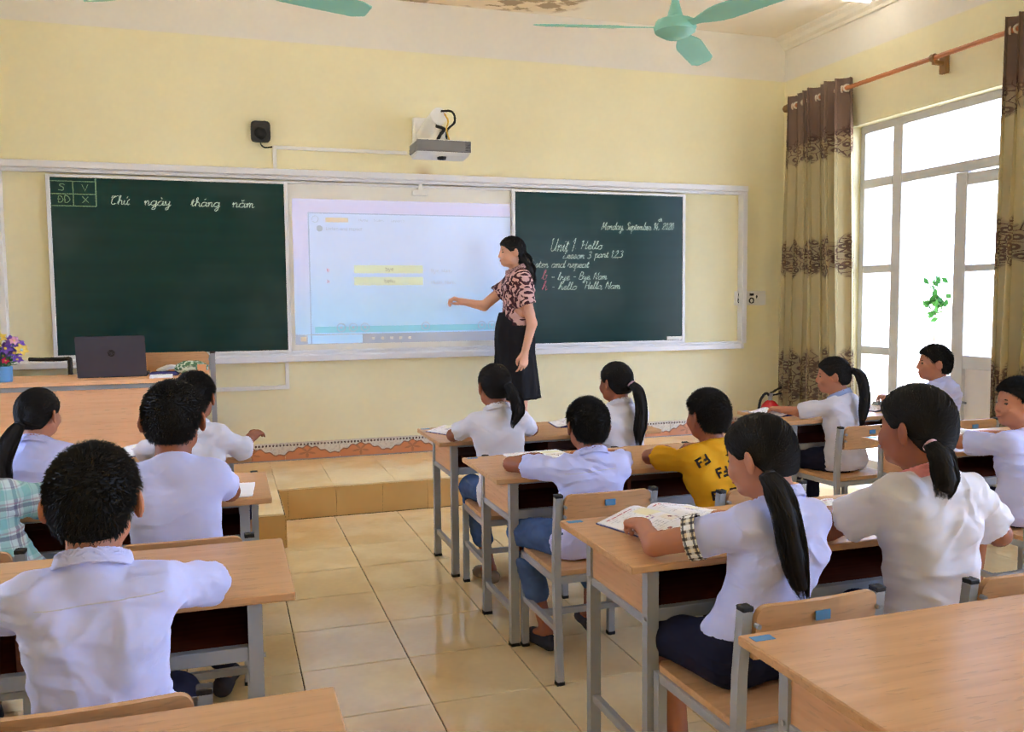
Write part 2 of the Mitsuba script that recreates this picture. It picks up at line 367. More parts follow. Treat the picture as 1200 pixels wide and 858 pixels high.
# ------------------------------------------------------------------ single-stroke cursive for chalk writing
GL = {
'a': (1.2, '.9,.8 .5,1 .1,.6 .15,.1 .5,0 .85,.4 .95,1 .9,.3 1.05,0 1.25,.25'), 'b': (1.0, '0,.2 .35,1.2 .45,2 .25,1.9 .2,.6 .3,.05 .7,.1 .8,.6 .65,.95 1,.85'),
'd': (1.25, '.9,.8 .5,1 .1,.6 .15,.1 .5,0 .85,.4 1.05,2 .95,.3 1.1,0 1.3,.25'), 'e': (.85, '0,.3 .5,.5 .65,.85 .4,1 .15,.6 .25,.1 .55,0 .9,.3'),
'g': (1.15, '.9,.8 .5,1 .1,.6 .15,.1 .5,0 .85,.4 .95,1 .9,-.6 .6,-1 .35,-.7 1.2,.25'), 'h': (1.15, '0,.2 .4,1.3 .45,2 .25,1.8 .2,0 .3,.7 .6,1 .8,.7 .8,.15 1,0 1.2,.25'),
'i': (.6, '0,.3 .25,1 .25,.2 .4,0 .65,.25;.32,1.4 .36,1.5'), 'l': (.6, '0,.2 .35,1.2 .4,2 .2,1.8 .2,.3 .4,0 .65,.25'),
'm': (1.4, '0,.6 .15,1 .2,0;.2,.5 .45,1 .6,.8 .6,0;.6,.5 .85,1 1,.8 1,.15 1.15,0 1.4,.25'), 'n': (1.05, '0,.6 .15,1 .2,0;.2,.5 .5,1 .7,.8 .7,.15 .85,0 1.1,.25'),
'o': (.95, '.5,1 .1,.6 .2,.05 .6,0 .85,.5 .6,1 .5,.9 1,.85'), 'p': (1.0, '0,.5 .25,1.1 .2,-1;.22,.4 .5,1 .85,.7 .8,.15 .5,0 1.1,.2'),
'r': (.95, '0,.3 .2,1.1 .35,.9 .6,.9 .6,.2 .75,0 1,.25'), 's': (.8, '0,.2 .4,1.1 .6,.4 .4,0 .1,.1 .85,.25'), 't': (.65, '0,.3 .3,1.6 .25,.2 .4,0 .65,.25;.05,1.1 .6,1.15'),
'u': (1.1, '0,.5 .15,1 .15,.2 .4,0 .7,.4 .75,1 .75,.2 .9,0 1.15,.25'), 'y': (1.1, '0,.6 .15,1 .2,.3 .45,.1 .75,.5 .8,1 .75,-.6 .5,-1 .3,-.7 1.1,.2'),
'T': (1.3, '.1,1.4 .25,1.9 .7,1.8 1.3,2;.75,1.85 .3,1.2 .25,.3 .6,0 1,.3'), 'M': (1.7, '0,.1 .15,0 .35,2 .8,.4 1.3,2 1.4,0 1.6,.2'), 'S': (1.0, '1,1.7 .6,2 .2,1.6 .8,.8 .6,.05 0,.2'),
'U': (1.55, '0,1.6 .2,2 .2,.5 .6,0 1.1,.6 1.2,2 1.2,.2 1.5,.1'), 'H': (1.35, '0,1.8 .25,2 .15,0;1.1,2 1,.1 1.3,.2;.15,1 1.05,1.05'), 'L': (1.1, '.9,1.8 .55,2 .4,1 .1,.1 .4,.1 1.1,.1'),
'B': (1.2, '.15,0 .3,2 .95,1.9 .9,1.2 .35,1.05 1.05,.8 .95,.05 .15,0'), 'N': (1.3, '0,0 .2,2 .9,0 1.15,2'), 'V': (1.1, '0,2 .5,0 1,2'), 'X': (1.1, '0,2 1,0;1,2 0,0'), 'D': (1.3, '.1,0 .1,2 .7,1.9 1.1,1 .7,.1 .1,0'),
'\u0110': (1.3, '.1,0 .1,2 .7,1.9 1.1,1 .7,.1 .1,0;-.1,1 .5,1'), '1': (.6, '0,1.4 .4,2 .3,0'), '2': (.95, '.1,1.5 .5,2 .8,1.5 .1,.05 .9,.05'), '3': (.95, '.1,1.8 .6,2 .7,1.3 .35,1.1 .8,.7 .6,.05 0,.2'), '4': (1.0, '.6,2 0,.7 .9,.7;.65,1.2 .6,0'),
'0': (.9, '.45,2 .1,1.2 .3,0 .75,.7 .45,2'), '.': (.4, '.1,0 .15,.1'), ',': (.4, '.2,.15 .15,-.1 0,-.3'), '-': (.9, '.1,.7 .7,.75'), ' ': (.7, '')}
ACC = {'\u1ee9': ('u', '.75,1 .98,1.1 .95,1.35;.45,1.5 .65,1.85'), '\u00e0': ('a', '.4,1.85 .65,1.5'), '\u00e1': ('a', '.45,1.5 .7,1.85'), '\u0103': ('a', '.3,1.7 .5,1.45 .75,1.7')}
def write_mesh(text, x, y, z, xh, w, slant=0.25, fit=None):
    """Chalk strokes on an upright board facing -y; baseline starts at (x, z)."""
    strokes, cx = [], 0.0
    for ch in text:
        extra = ''
        if ch in ACC: base, extra = ACC[ch]
        else: base = ch
        adv, s = GL[base]
        for st in (s + (';' + extra if extra else '')).split(';'):
            if st.strip():
                P = np.array([[float(v) for v in q.split(',')] for q in st.split()])
                strokes.append(spline(P, 5) + [cx, 0] if len(P) > 2 and ch not in 'VXĐ' else P + [cx, 0])
        cx += adv
    k = xh if fit is None else fit / (cx + 0.3)
    V, F = [], []
    for P in strokes:
        Q = np.stack([x + (P[:, 0]) * k + P[:, 1] * xh * slant, z + P[:, 1] * xh], 1)
        t = np.gradient(Q, axis=0); t /= np.linalg.norm(t, axis=1, keepdims=True) + 1e-9
        nn = np.stack([-t[:, 1], t[:, 0]], 1) * w / 2
        o = len(V); a, b = Q + nn, Q - nn
        for i in range(len(Q)): V += [[a[i, 0], y, a[i, 1]], [b[i, 0], y, b[i, 1]]]
        for i in range(len(Q) - 1):
            q = o + 2 * i; F += [[q, q + 1, q + 3], [q, q + 3, q + 2]]
    m = trimesh.Trimesh(V, F, process=False)
    if m.face_normals[:, 1].mean() > 0: m.invert()
    return m

# ------------------------------------------------------------------ board wall
rf = thing('board_rail_frame', 'long white aluminium rail frame on the front wall that carries the sliding boards', 'rail frame')
part(rf, 'top_rail', cat(box(-1.41, 4.30, 6.56, 6.65, 2.285, 2.332, 0.004), box(-1.40, 4.29, 6.60, 6.65, 2.262, 2.285)), 'white_aluminium')
part(rf, 'bottom_rail', cat(box(-1.41, 4.27, 6.56, 6.65, 0.940, 0.985, 0.004), box(-1.40, 4.26, 6.59, 6.65, 0.985, 1.003)), 'white_aluminium')
part(rf, 'post', box(4.255, 4.30, 6.57, 6.65, 0.986, 2.284, 0.003), 'white_aluminium')
part(rf, 'post', box(-1.41, -1.37, 6.57, 6.65, 0.986, 2.284, 0.003), 'white_aluminium')

def chalkboard(x0, x1, label):
    k = thing('chalkboard', label, 'chalkboard')
    z0, z1, y0, y1 = 1.004, 2.248, 6.592, 6.615
    part(k, 'panel', box(x0 + 0.02, x1 - 0.02, 6.600, 6.612, z0 + 0.02, z1 - 0.02), 'chalkboard_green')
    for nm, b in (('frame', box(x0, x0 + 0.026, y0, y1, z0, z1, 0.003)), ('frame', box(x1 - 0.026, x1, y0, y1, z0, z1, 0.003)), ('frame', box(x0 + 0.026, x1 - 0.026, y0, y1, z1 - 0.02, z1, 0.003)), ('frame', box(x0 + 0.026, x1 - 0.026, y0, y1, z0, z0 + 0.024, 0.003))):
        part(k, nm, b, 'white_aluminium')
    return k
YW = 6.5988
b1 = chalkboard(-1.105, 0.466, 'large green chalkboard with the words Thứ ngày tháng năm behind the laptop')
for t, x, f in (('Th\u1ee9', -0.715, .13), ('ng\u00e0y', -0.50, .185), ('th\u00e1ng', -0.197, .205), ('n\u0103m', 0.08, .165)):
    part(b1, 'handwriting', write_mesh(t, x, YW, 2.055, 0.030, 0.0052, 0.2, f), 'chalk')
def lineX(x0, x1, z, w=0.006): return box(x0, x1, YW - 0.0004, YW + 0.001, z - w / 2, z + w / 2)
def lineZ(x, z0, z1, w=0.006): return box(x - w / 2, x + w / 2, YW - 0.0004, YW + 0.001, z0, z1)
part(b1, 'ruled_table', cat(lineX(-1.078, -0.80, 2.203), lineX(-1.078, -0.80, 2.118), lineX(-1.078, -0.80, 2.038), lineZ(-0.94, 2.038, 2.203), lineZ(-0.80, 2.038, 2.226, 0.009)), 'dim_chalk')
for t, x, z in (('S', -1.03, 2.14), ('V', -0.885, 2.14), ('\u0110D', -1.035, 2.06), ('X', -0.885, 2.06)):
    part(b1, 'letter', write_mesh(t, x, YW, z, 0.022, 0.0055, 0.0, 0.035 * len(t) + 0.018), 'dim_chalk')
b2 = chalkboard(2.178, 3.712, 'green chalkboard with handwritten lesson Unit 1 Hello, right of the teacher')
for t, x, z, xh, f, c in (('Monday, September 14', 2.94, 1.945, .030, .52, 'chalk'), ('th', 3.46, 2.02, .012, .04, 'chalk'), (', 2020', 3.46, 1.955, .027, .15, 'chalk'),
      ('Unit 1', 2.49, 1.765, .052, .22, 'chalk'), ('. Hello', 2.71, 1.785, .032, .25, 'chalk'), ('Lesson 3', 2.60, 1.708, .028, .26, 'chalk'), ('part 1,2,3', 2.88, 1.718, .028, .26, 'chalk'),
      ('1. Listen and repeat', 2.25, 1.635, .030, .59, 'chalk'), ('b', 2.42, 1.54, .036, .06, 'pink_chalk'), ('- bye', 2.50, 1.535, .030, .17, 'chalk'), ('- Bye, Nam', 2.69, 1.54, .028, .31, 'chalk'),
      ('h', 2.42, 1.455, .036, .06, 'pink_chalk'), ('- hello', 2.50, 1.457, .030, .23, 'chalk'), ('Hello, Nam', 2.79, 1.462, .030, .33, 'chalk')):
    part(b2, 'handwriting', write_mesh(t, x, YW, z, xh, 0.0044, 0.3, f), c)
part(b2, 'maker_plate', box(3.545, 3.69, 6.596, 6.601, 1.032, 1.060, 0.001), 'white_plastic', label='small white plate')

# whiteboard and the lit slide on it
wb = thing('projection_board', 'white projection board between the two green chalkboards, with a slide projected on it', 'whiteboard')
part(wb, 'panel', box(0.44, 2.22, 6.628, 6.645, 1.01, 2.235), 'whiteboard')
part(wb, 'frame', box(0.44, 2.22, 6.616, 6.646, 2.235, 2.255, 0.003), 'white_aluminium'); part(wb, 'frame', box(0.44, 2.22, 6.616, 6.646, 1.003, 1.02, 0.003), 'white_aluminium')
br = part(wb, 'clamp', cat(box(1.385, 1.51, 6.595, 6.628, 2.175, 2.215, 0.004), box(1.435, 1.465, 6.60, 6.63, 2.215, 2.262, 0.002)), 'white_plastic')
def slide_color(p, n, uv):
    c = mix(srgb(166, 206, 238), srgb(206, 202, 238), smoothstep(1.1, 1.9, p.z + 0.1 * p.x))
    page = smoothstep(0.60, 0.612, p.x) * smoothstep(2.035, 2.028, p.z)
    c = mix(c, mix(srgb(166, 212, 250), srgb(198, 214, 250), smoothstep(1.15, 1.8, p.z)), page)
    edge = smoothstep(0.008, 0.003, dr.abs(p.x - 0.612)) * smoothstep(2.035, 2.028, p.z) + smoothstep(0.006, 0.002, dr.abs(p.z - 2.03)) * smoothstep(0.60, 0.612, p.x)
    return mix(c, srgb(140, 160, 196), dr.clip(edge, 0, 1) * 0.7)
def lit(name, col, e):
    mat(name, col, 0.4, 0.3)
    return e
YS = 6.6275
def slide_part(nm, x0, x1, z0, z1, col, glow, depth=0, label=None):
    m = trimesh.Trimesh([[x0, YS - depth, z0], [x1, YS - depth, z0], [x1, YS - depth, z1], [x0, YS - depth, z1]], [[0, 1, 2], [0, 2, 3]], process=False)
    k = part(sl if nm != 'slide' else wb, nm, m, col, label=label)
    if glow is not None: scene[k]['emitter'] = {'type': 'area', 'radiance': {'type': 'rgb', 'value': glow}}
    return k
SG = 0.07
mat('slide_light', slide_color, 0.4, 0.3); mat('slide_yellow', srgb(212, 224, 206), 0.4, 0.3); mat('slide_teal', srgb(140, 206, 232), 0.4, 0.3); mat('slide_grey', srgb(176, 184, 198), 0.4, 0.3); mat('slide_ink', srgb(140, 152, 150), 0.5, 0.2); mat('slide_pale_ink', srgb(182, 196, 222), 0.5, 0.2); mat('slide_orange', srgb(236, 226, 208), 0.5, 0.2); mat('slide_red_ink', srgb(222, 150, 180), 0.5, 0.2)
sl = slide_part('slide', 0.497, 2.172, 1.062, 2.132, 'slide_light', [SG * 0.80, SG * 0.90, SG * 1.2])
slide_part('taskbar', 0.497, 2.172, 1.062, 1.135, 'slide_grey', [SG * .4, SG * .45, SG * .6], 0.0006)
slide_part('search_box', 0.585, 0.99, 1.066, 1.130, 'slide_light', [SG * .8, SG * .9, SG * 1.2], 0.0012)
for x in (1.06, 1.13, 1.2, 1.27, 1.34): slide_part('taskbar_icon', x, x + 0.022, 1.088, 1.108, 'whiteboard', None, 0.0012)
slide_part('start_icon', 0.535, 0.575, 1.085, 1.12, 'slide_orange', None, 0.0012)
slide_part('button_bar', 0.64, 2.10, 1.146, 1.192, 'slide_teal', [SG * .4, SG * .8, SG * 1.0], 0.0006)
for z0, z1, t in ((1.588, 1.648, 'bye'), (1.498, 1.560, 'hello')):
    slide_part('word_box', 0.937, 1.462, z0, z1, 'slide_yellow', [SG * .8, SG * .9, SG * .6], 0.0008)
R90 = trimesh.transformations.rotation_matrix(PI / 2, [1, 0, 0])
def stext(t, x, z, h, m='slide_ink', center=False):
    tm = xform(meshkit.text_mesh(t, h, 0.0004), R90)
    dx = x - (tm.bounds[0][0] + tm.bounds[1][0]) / 2 if center else x
    tm.apply_translation((dx, YS - 0.0018, z)); part(sl, 'lettering', tm, m)
stext('bye', 1.205, 1.607, 0.027, 'slide_ink', True); stext('hello', 1.205, 1.517, 0.027, 'slide_ink', True)
stext('Bye, Nam.', 1.525, 1.595, 0.026, 'slide_pale_ink'); stext('Hello, Nam.', 1.525, 1.507, 0.026, 'slide_pale_ink')
stext('b', 0.735, 1.598, 0.026, 'slide_red_ink'); stext('h', 0.735, 1.515, 0.026, 'slide_red_ink')
stext('Listen and repeat', 0.735, 1.905, 0.024, 'slide_pale_ink'); stext('Home', 0.98, 1.975, 0.018, 'slide_pale_ink'); stext('Nodes', 1.09, 1.975, 0.018, 'slide_pale_ink'); stext('Lesson 3', 1.22, 1.975, 0.018, 'slide_pale_ink')
slide_part('banner', 0.735, 0.90, 1.965, 1.998, 'slide_orange', None, 0.001)
def ring(x, z, r, m, fill=False):
    g = Point(x, z).buffer(r, 12)
    if not fill: g = g.difference(Point(x, z).buffer(r * 0.82, 12))
    part(sl, 'round_button', extrude_xz(g, YS - 0.002, YS - 0.0014), m)
for x in (0.832, 0.921, 1.010, 1.477, 1.929, 2.01): ring(x, 1.183, 0.033, 'slide_pale_ink'); ring(x, 1.183, 0.010, 'slide_pale_ink', True)
ring(0.66, 1.985, 0.026, 'slide_pale_ink'); ring(0.69, 1.917, 0.023, 'slide_pale_ink', True)

# ------------------------------------------------------------------ things on the front wall
k = thing('conference_camera', 'small black square speaker box high on the front wall above the left chalkboard', 'speaker')
part(k, 'body', extrude_xz(rrect(0.135, 0.145, 0.03, 0.292, 2.598), 6.60, 6.65), 'black_plastic')
part(k, 'lens', lathe([(0, 0.03), (0.03, 0.025), (0.042, 0.0)], (0, 0, 0), 20).apply_transform(trimesh.transformations.rotation_matrix(PI / 2, [1, 0, 0])).apply_translation((0.29, 6.60, 2.585)), 'black_rubber', True)
part(k, 'cable', tube(spline([(0.29, 6.63, 2.53), (0.295, 6.63, 2.505), (0.32, 6.635, 2.49), (0.37, 6.64, 2.497)]), 0.005, 6), 'black_rubber', True)
k = thing('cable_trunking', 'thin cream cable trunking running from the black box to the projector on the wall', 'trunking')
part(k, 'run', cat(box(0.375, 1.36, 6.635, 6.65, 2.482, 2.508, 0.002)), 'white_plastic'); part(k, 'drop', box(0.372, 0.400, 6.635, 6.65, 2.333, 2.482, 0.002), 'white_plastic')
k = thing('cable_trunking', 'cream cable trunking low on the wall under the left chalkboard', 'trunking')
part(k, 'run', box(-0.9, 0.445, 6.633, 6.65, 0.735, 0.765, 0.002), 'white_plastic'); part(k, 'drop', box(0.417, 0.445, 6.633, 6.65, 0.765, 0.938, 0.002), 'white_plastic')
k = thing('wall_socket', 'white power socket panel on the front wall behind the rail end', 'wall socket')
part(k, 'plate', extrude_xz(rrect(0.31, 0.125, 0.012, 4.375, 1.375), 6.63, 6.65), 'white_plastic')
for x in (4.27, 4.385):
    part(k, 'outlet', extrude_xz(Point(x, 1.355).buffer(0.026).difference(Point(x, 1.355).buffer(0.017)), 6.626, 6.632), 'black_plastic')
    part(k, 'slot', box(x - 0.02, x + 0.02, 6.626, 6.632, 1.395, 1.418), 'black_plastic')
part(k, 'switch', box(4.43, 4.442, 6.626, 6.632, 1.375, 1.40), 'black_plastic')

pj = thing('projector', 'white and grey short-throw projector hanging on a wall arm above the whiteboard', 'projector')
part(pj, 'body', m3.Manifold.hull_points(np.array([[x, y, z] for x in (1.30, 1.67) for (y, z) in ((5.985, 2.405), (6.0, 2.49), (6.20, 2.49), (6.22, 2.40), (6.03, 2.385), (6.18, 2.375))] + [[x, y, 2.44] for x in (1.29, 1.68) for y in (6.02, 6.2)])), 'white_plastic')
part(pj, 'front_band', box(1.292, 1.678, 5.980, 5.997, 2.405, 2.483, 0.004), 'grey_plastic'); part(pj, 'side_band', box(1.284, 1.296, 5.99, 6.2, 2.405, 2.47, 0.003), 'grey_plastic')
for i in range(5): part(pj, 'vent', box(1.635, 1.67, 5.9775, 5.981, 2.415 + i * 0.013, 2.420 + i * 0.013), 'black_plastic')
part(pj, 'lens', lathe([(0, 0.0), (0.03, 0.004), (0.035, 0.03)], (1.49, 6.08, 2.362), 20), 'black_plastic', True)
part(pj, 'wall_plate', box(1.40, 1.56, 6.60, 6.65, 2.53, 2.76, 0.01), 'white_plastic')
part(pj, 'arm', cat(tube([(1.48, 6.62, 2.62), (1.485, 6.40, 2.66), (1.49, 6.14, 2.68)], [0.055, 0.055, 0.06], 16), lathe([(0, 0.09), (0.03, 0.085), (0.075, 0.01), (0.08, 0)], (1.49, 6.12, 2.495), 20)), 'white_plastic', 40)
part(pj, 'cable', cat(tube(spline([(1.50, 6.12, 2.71), (1.57, 6.08, 2.70), (1.585, 6.07, 2.63), (1.53, 6.06, 2.57), (1.52, 6.06, 2.50)]), 0.008, 6), tube(spline([(1.46, 6.1, 2.6), (1.50, 6.04, 2.57), (1.47, 6.02, 2.53), (1.45, 6.03, 2.49)]), 0.012, 6)), 'black_rubber', True)
mat('yellow_cable', srgb(214, 170, 60), 0.5)
part(pj, 'cable', tube(spline([(1.52, 6.1, 2.69), (1.535, 6.06, 2.63), (1.52, 6.05, 2.57), (1.54, 6.05, 2.5)]), 0.006, 6), 'yellow_cable', True)

# ------------------------------------------------------------------ ceiling fans
mat('fan_teal', srgb(132, 196, 178), 0.3, 0.5, clearcoat=0.5)
def fan(x, y, z, a0, label):
    k = thing('ceiling_fan', label, 'ceiling fan', None)
    part(k, 'motor', lathe([(0, -0.055), (0.05, -0.05), (0.10, -0.02), (0.105, 0.0), (0.095, 0.03), (0.045, 0.05), (0.0, 0.055)], (x, y, z), 32), 'fan_teal', 40)
    part(k, 'downrod', lathe([(0.0, 0.04), (0.042, 0.045), (0.02, 0.12), (0.013, 0.16), (0.013, CEIL - z - 0.09)], (x, y, z), 20), 'fan_teal', 40)
    part(k, 'canopy', lathe([(0.013, CEIL - z - 0.1), (0.05, CEIL - z - 0.07), (0.07, CEIL - z)], (x, y, z), 24), 'fan_teal', 40)
    for i in range(3):
        a = math.radians(a0 + 120 * i)
        n = 12; t = np.linspace(0, 1, n); r = 0.09 + 0.61 * t
        wdt = 0.02 + 0.05 * np.clip((t - 0.08) / 0.25, 0, 1) - 0.012 * t; wdt[-1] *= 0.6
        cc, ss = math.cos(a), math.sin(a); V = []
        for ri, wi in zip(r, wdt):
            for s, zz in ((-1, 0.012), (1, -0.018)):
                for dz in (0.003, -0.003):
                    V.append([x + cc * ri - ss * wi * s, y + ss * ri + cc * wi * s, z + zz * min(1, wi / 0.05) + dz])
        V = np.array(V); F = []
        for q in range(n - 1):
            b0, b1 = 4 * q, 4 * q + 4
            for (p0, p1) in ((0, 2), (2, 3), (3, 1), (1, 0)): F += [[b0 + p0, b1 + p0, b0 + p1], [b0 + p1, b1 + p0, b1 + p1]]
        F += [[0, 2, 1], [1, 2, 3], [4 * n - 4, 4 * n - 3, 4 * n - 2], [4 * n - 3, 4 * n - 1, 4 * n - 2]]
        m = trimesh.Trimesh(V, F, process=False); m.fix_normals()
        part(k, 'blade', m, 'fan_teal', 30)
fan(2.165, 3.96, 2.71, 168, 'teal ceiling fan whose hub hangs above the right chalkboard')
fan(0.02, 3.90, 2.71, 20, 'teal ceiling fan mostly out of frame above the left chalkboard')

# ------------------------------------------------------------------ curtains
mat('rod_wood', woodf(1, srgb(176, 106, 62), srgb(196, 124, 78), 2.0), 0.4, 0.5)
mat('bracket_wood', srgb(132, 96, 54), 0.5, 0.4); mat('eyelet_cream', srgb(232, 222, 200), 0.35, 0.5)
rd = thing('curtain_rod', 'brown wooden curtain rod above the glazed door', 'curtain rod')
part(rd, 'rod', cyl((4.60, 6.44, 2.978), (4.60, 1.2, 2.978), 0.016, 14), 'rod_wood', 40)
part(rd, 'finial', lathe([(0, -0.04), (0.03, -0.03), (0.034, 0), (0.02, 0.03), (0.016, 0.05)], (0, 0, 0), 20).apply_transform(trimesh.transformations.rotation_matrix(PI / 2, [1, 0, 0])).apply_translation((4.60, 6.45, 2.978)), 'bracket_wood', 40)
for y in (4.84, 1.9): part(rd, 'bracket', cat(box(4.675, XR, y - 0.03, y + 0.03, 2.88, 3.0, 0.004), box(4.595, XR - 0.02, y - 0.014, y + 0.014, 2.935, 2.962, 0.003), cyl((4.60, y - 0.014, 2.978), (4.60, y + 0.014, 2.978), 0.026, 14)), 'bracket_wood')
def curtain_color(p, n, uv):
    z, u = p.z + 0.0, uv.x
    brown = mix(srgb(108, 90, 80), srgb(124, 104, 92), fbm(u * 30, z * 4, 2.0, 2))
    beige = mix(srgb(184, 170, 130), srgb(196, 184, 146), fbm(u * 25, z * 2, 4.0, 2))
    c = mix(beige, brown, smoothstep(2.60, 2.66, z))
    dist = dr.minimum(dr.abs(z - 2.58) * 1.3, dr.minimum(dr.abs(z - 1.70), dr.abs(z - 0.70) * 0.6))
    wv = 0.035 * dr.sin(u * 60)
    band = smoothstep(0.15, 0.11, dist + wv)
    c = mix(c, brown, 0.45 * band)
    d1, d2, r = voronoi(u * 26, z * 18)
    fl = smoothstep(0.42, 0.30, d1) * smoothstep(0.10, 0.16, d1) + smoothstep(0.10, 0.05, d2 - d1)
    fl = dr.clip(fl, 0, 1) * band * 0.95
    dk = mix(srgb(70, 50, 50), srgb(100, 76, 68), r)
    return mix(c, dk, fl * 0.92)
scene['curtain_cloth'] = {'type': 'principledthin', 'base_color': mikit.proc(curtain_color), 'roughness': 0.7, 'diff_trans': 0.05, 'spec_trans': 0.0, 'sheen': 0.2}
def curtain(y0, y1, folds, zb, label, seed, pinch):
    k = thing('curtain', label, 'curtain')
    g = np.random.default_rng(seed)
    nu, nz = folds * 16 + 1, 44
    t = np.linspace(0, 1, nu); Z = np.linspace(3.06, zb, nz)
    ph = 2 * PI * folds * t + 0.5 * np.sin(2 * PI * t * 2.3 + seed)
    A = 0.066 + 0.016 * np.sin(2 * PI * t * 3.1 + seed)
    V, U = [], []
    for z in Z:
        f = (3.06 - z) / (3.06 - zb)
        w = 1 + pinch * f
        yy = y0 + (y1 - y0) * t; yc = y1
        yy = yc + (yy - yc) * w
        am = A * (0.9 + 0.25 * f) * (1 + 0.25 * np.sin(5 * t + 4 * f))
        xx = 4.60 + am * np.sin(ph + 0.35 * f * np.sin(7 * t)) + 0.012 * np.sin(2.3 * ph + 3 * f)
        yy = yy + 0.020 * np.sin(2 * ph) * (0.6 + 0.4 * f)
        V.append(np.stack([xx, yy, np.full(nu, z)], 1)); U.append(np.stack([t * folds * 0.16, np.full(nu, z)], 1))
    V = np.concatenate(V); U = np.concatenate(U)
    i = np.arange(nz - 1)[:, None] * nu + np.arange(nu - 1)[None]
    F = np.concatenate([np.stack([i, i + 1, i + nu + 1], -1).reshape(-1, 3), np.stack([i, i + nu + 1, i + nu], -1).reshape(-1, 3)])
    m = trimesh.Trimesh(V, F, process=False)
    part(k, 'cloth', m, 'curtain_cloth', True, uv=U)
    for j in range(2 * folds):
        tt = (j + 0.5) / (2 * folds); yj = y0 + (y1 - y0) * tt
        tor = trimesh.creation.torus(0.024, 0.007, 16, 8); ang = 0.9 * (1 if j % 2 else -1)
        tor.apply_transform(trimesh.transformations.rotation_matrix(PI / 2, [1, 0, 0])); tor.apply_transform(trimesh.transformations.rotation_matrix(ang * 0.6, [0, 0, 1]))
        tor.apply_translation((4.60, yj, 2.978)); part(k, 'eyelet', tor, 'eyelet_cream', True)
curtain(5.68, 6.40, 7, 0.28, 'beige and brown eyelet curtain with floral bands, in the corner beside the chalkboard', 3, 0.13)
curtain(3.35, 4.26, 8, 0.28, 'beige and brown eyelet curtain at the right edge of the photo', 5, -0.06)

# ------------------------------------------------------------------ fire extinguisher in the corner
mat('extinguisher_red', srgb(190, 24, 30), 0.25, 0.6, clearcoat=0.7)
fx = thing('fire_extinguisher', 'red fire extinguisher with black hose in the corner beside the curtain', 'fire extinguisher')
ex, ey = 4.36, 6.30
part(fx, 'tank', lathe([(0, PLAT + 0.02), (0.075, PLAT + 0.025), (0.08, PLAT + 0.05), (0.08, 0.43), (0.07, 0.47), (0.045, 0.50), (0.02, 0.515), (0, 0.515)], (ex, ey, 0), 32), 'extinguisher_red', 40)
part(fx, 'stand_ring', lathe([(0.06, PLAT), (0.082, PLAT), (0.082, PLAT + 0.045), (0.06, PLAT + 0.045)], (ex, ey, 0), 32), 'black_plastic', 40)
part(fx, 'valve', cat(cyl((ex, ey, 0.50), (ex, ey, 0.55), 0.018), box(ex - 0.02, ex + 0.02, ey - 0.015, ey + 0.015, 0.545, 0.575, 0.003)), 'steel')
part(fx, 'lever', cat(tube([(ex, ey, 0.57), (ex + 0.06, ey, 0.60), (ex + 0.11, ey, 0.62)], 0.009, 6), tube([(ex, ey, 0.555), (ex + 0.06, ey, 0.56), (ex + 0.11, ey, 0.57)], 0.008, 6)), 'black_plastic', True)
part(fx, 'hose', tube(spline([(ex - 0.01, ey, 0.56), (ex - 0.06, ey - 0.02, 0.575), (ex - 0.115, ey - 0.03, 0.52), (ex - 0.125, ey - 0.02, 0.40), (ex - 0.10, ey - 0.02, 0.26)]), 0.011, 8), 'black_rubber', True)

# ------------------------------------------------------------------ desks and chairs (one proto each, placed by to_world)
def square_tube(pts, w, d):
    """A square tube of section w (x) by d (y) through the points (a polyline in a plane of constant x)."""
    V = []
    for p in pts:
        V += [(p[0] - w / 2, p[1] - d / 2, p[2]), (p[0] + w / 2, p[1] - d / 2, p[2]), (p[0] + w / 2, p[1] + d / 2, p[2]), (p[0] - w / 2, p[1] + d / 2, p[2])]
    F = []
    for i in range(len(pts) - 1):
        b = 4 * i
        for j in range(4):
            F += [[b + j, b + (j + 1) % 4, b + 4 + (j + 1) % 4], [b + j, b + 4 + (j + 1) % 4, b + 4 + j]]
    e = 4 * (len(pts) - 1); F += [[0, 2, 1], [0, 3, 2], [e, e + 1, e + 2], [e, e + 2, e + 3]]
    m = trimesh.Trimesh(V, F, process=False); m.fix_normals(); return m
DZ, DW, DD = 0.69, 1.20, 0.505
LX, LY = (0.092, DW - 0.092), (0.075, 0.455)
DESK = [('tabletop', box(0, DW, 0, DD, DZ - 0.021, DZ, 0.003), 'wood_along')]
for x in LX:
    for y in LY: DESK.append(('leg', square_tube([(x, y, 0.012), (x, y, DZ - 0.021)], 0.034, 0.030), 'grey_metal'))
for x in LX:
    for y in LY: DESK.append(('foot_cap', box(x - 0.019, x + 0.019, y - 0.017, y + 0.017, 0, 0.013), 'black_rubber'))
for i, x in enumerate(LX):
    s = 1 if i == 0 else -1
    DESK.append(('side_panel', box(x - 0.009, x + 0.009, LY[0] + 0.015, LY[1] - 0.015, 0.52, DZ - 0.021), 'wood_across'))
    DESK.append(('side_rail', box(x - 0.014, x + 0.014, LY[0] + 0.015, LY[1] - 0.015, 0.497, 0.522, 0.002), 'grey_metal'))
    DESK.append(('stretcher', box(x - 0.011, x + 0.011, LY[0] + 0.015, LY[1] - 0.015, 0.125, 0.15, 0.002), 'grey_metal'))
    for y in LY: DESK.append(('bolt', cyl((x - s * 0.017, y - 0.004, 0.52), (x - s * 0.022, y - 0.004, 0.52), 0.006, 8), 'steel'))
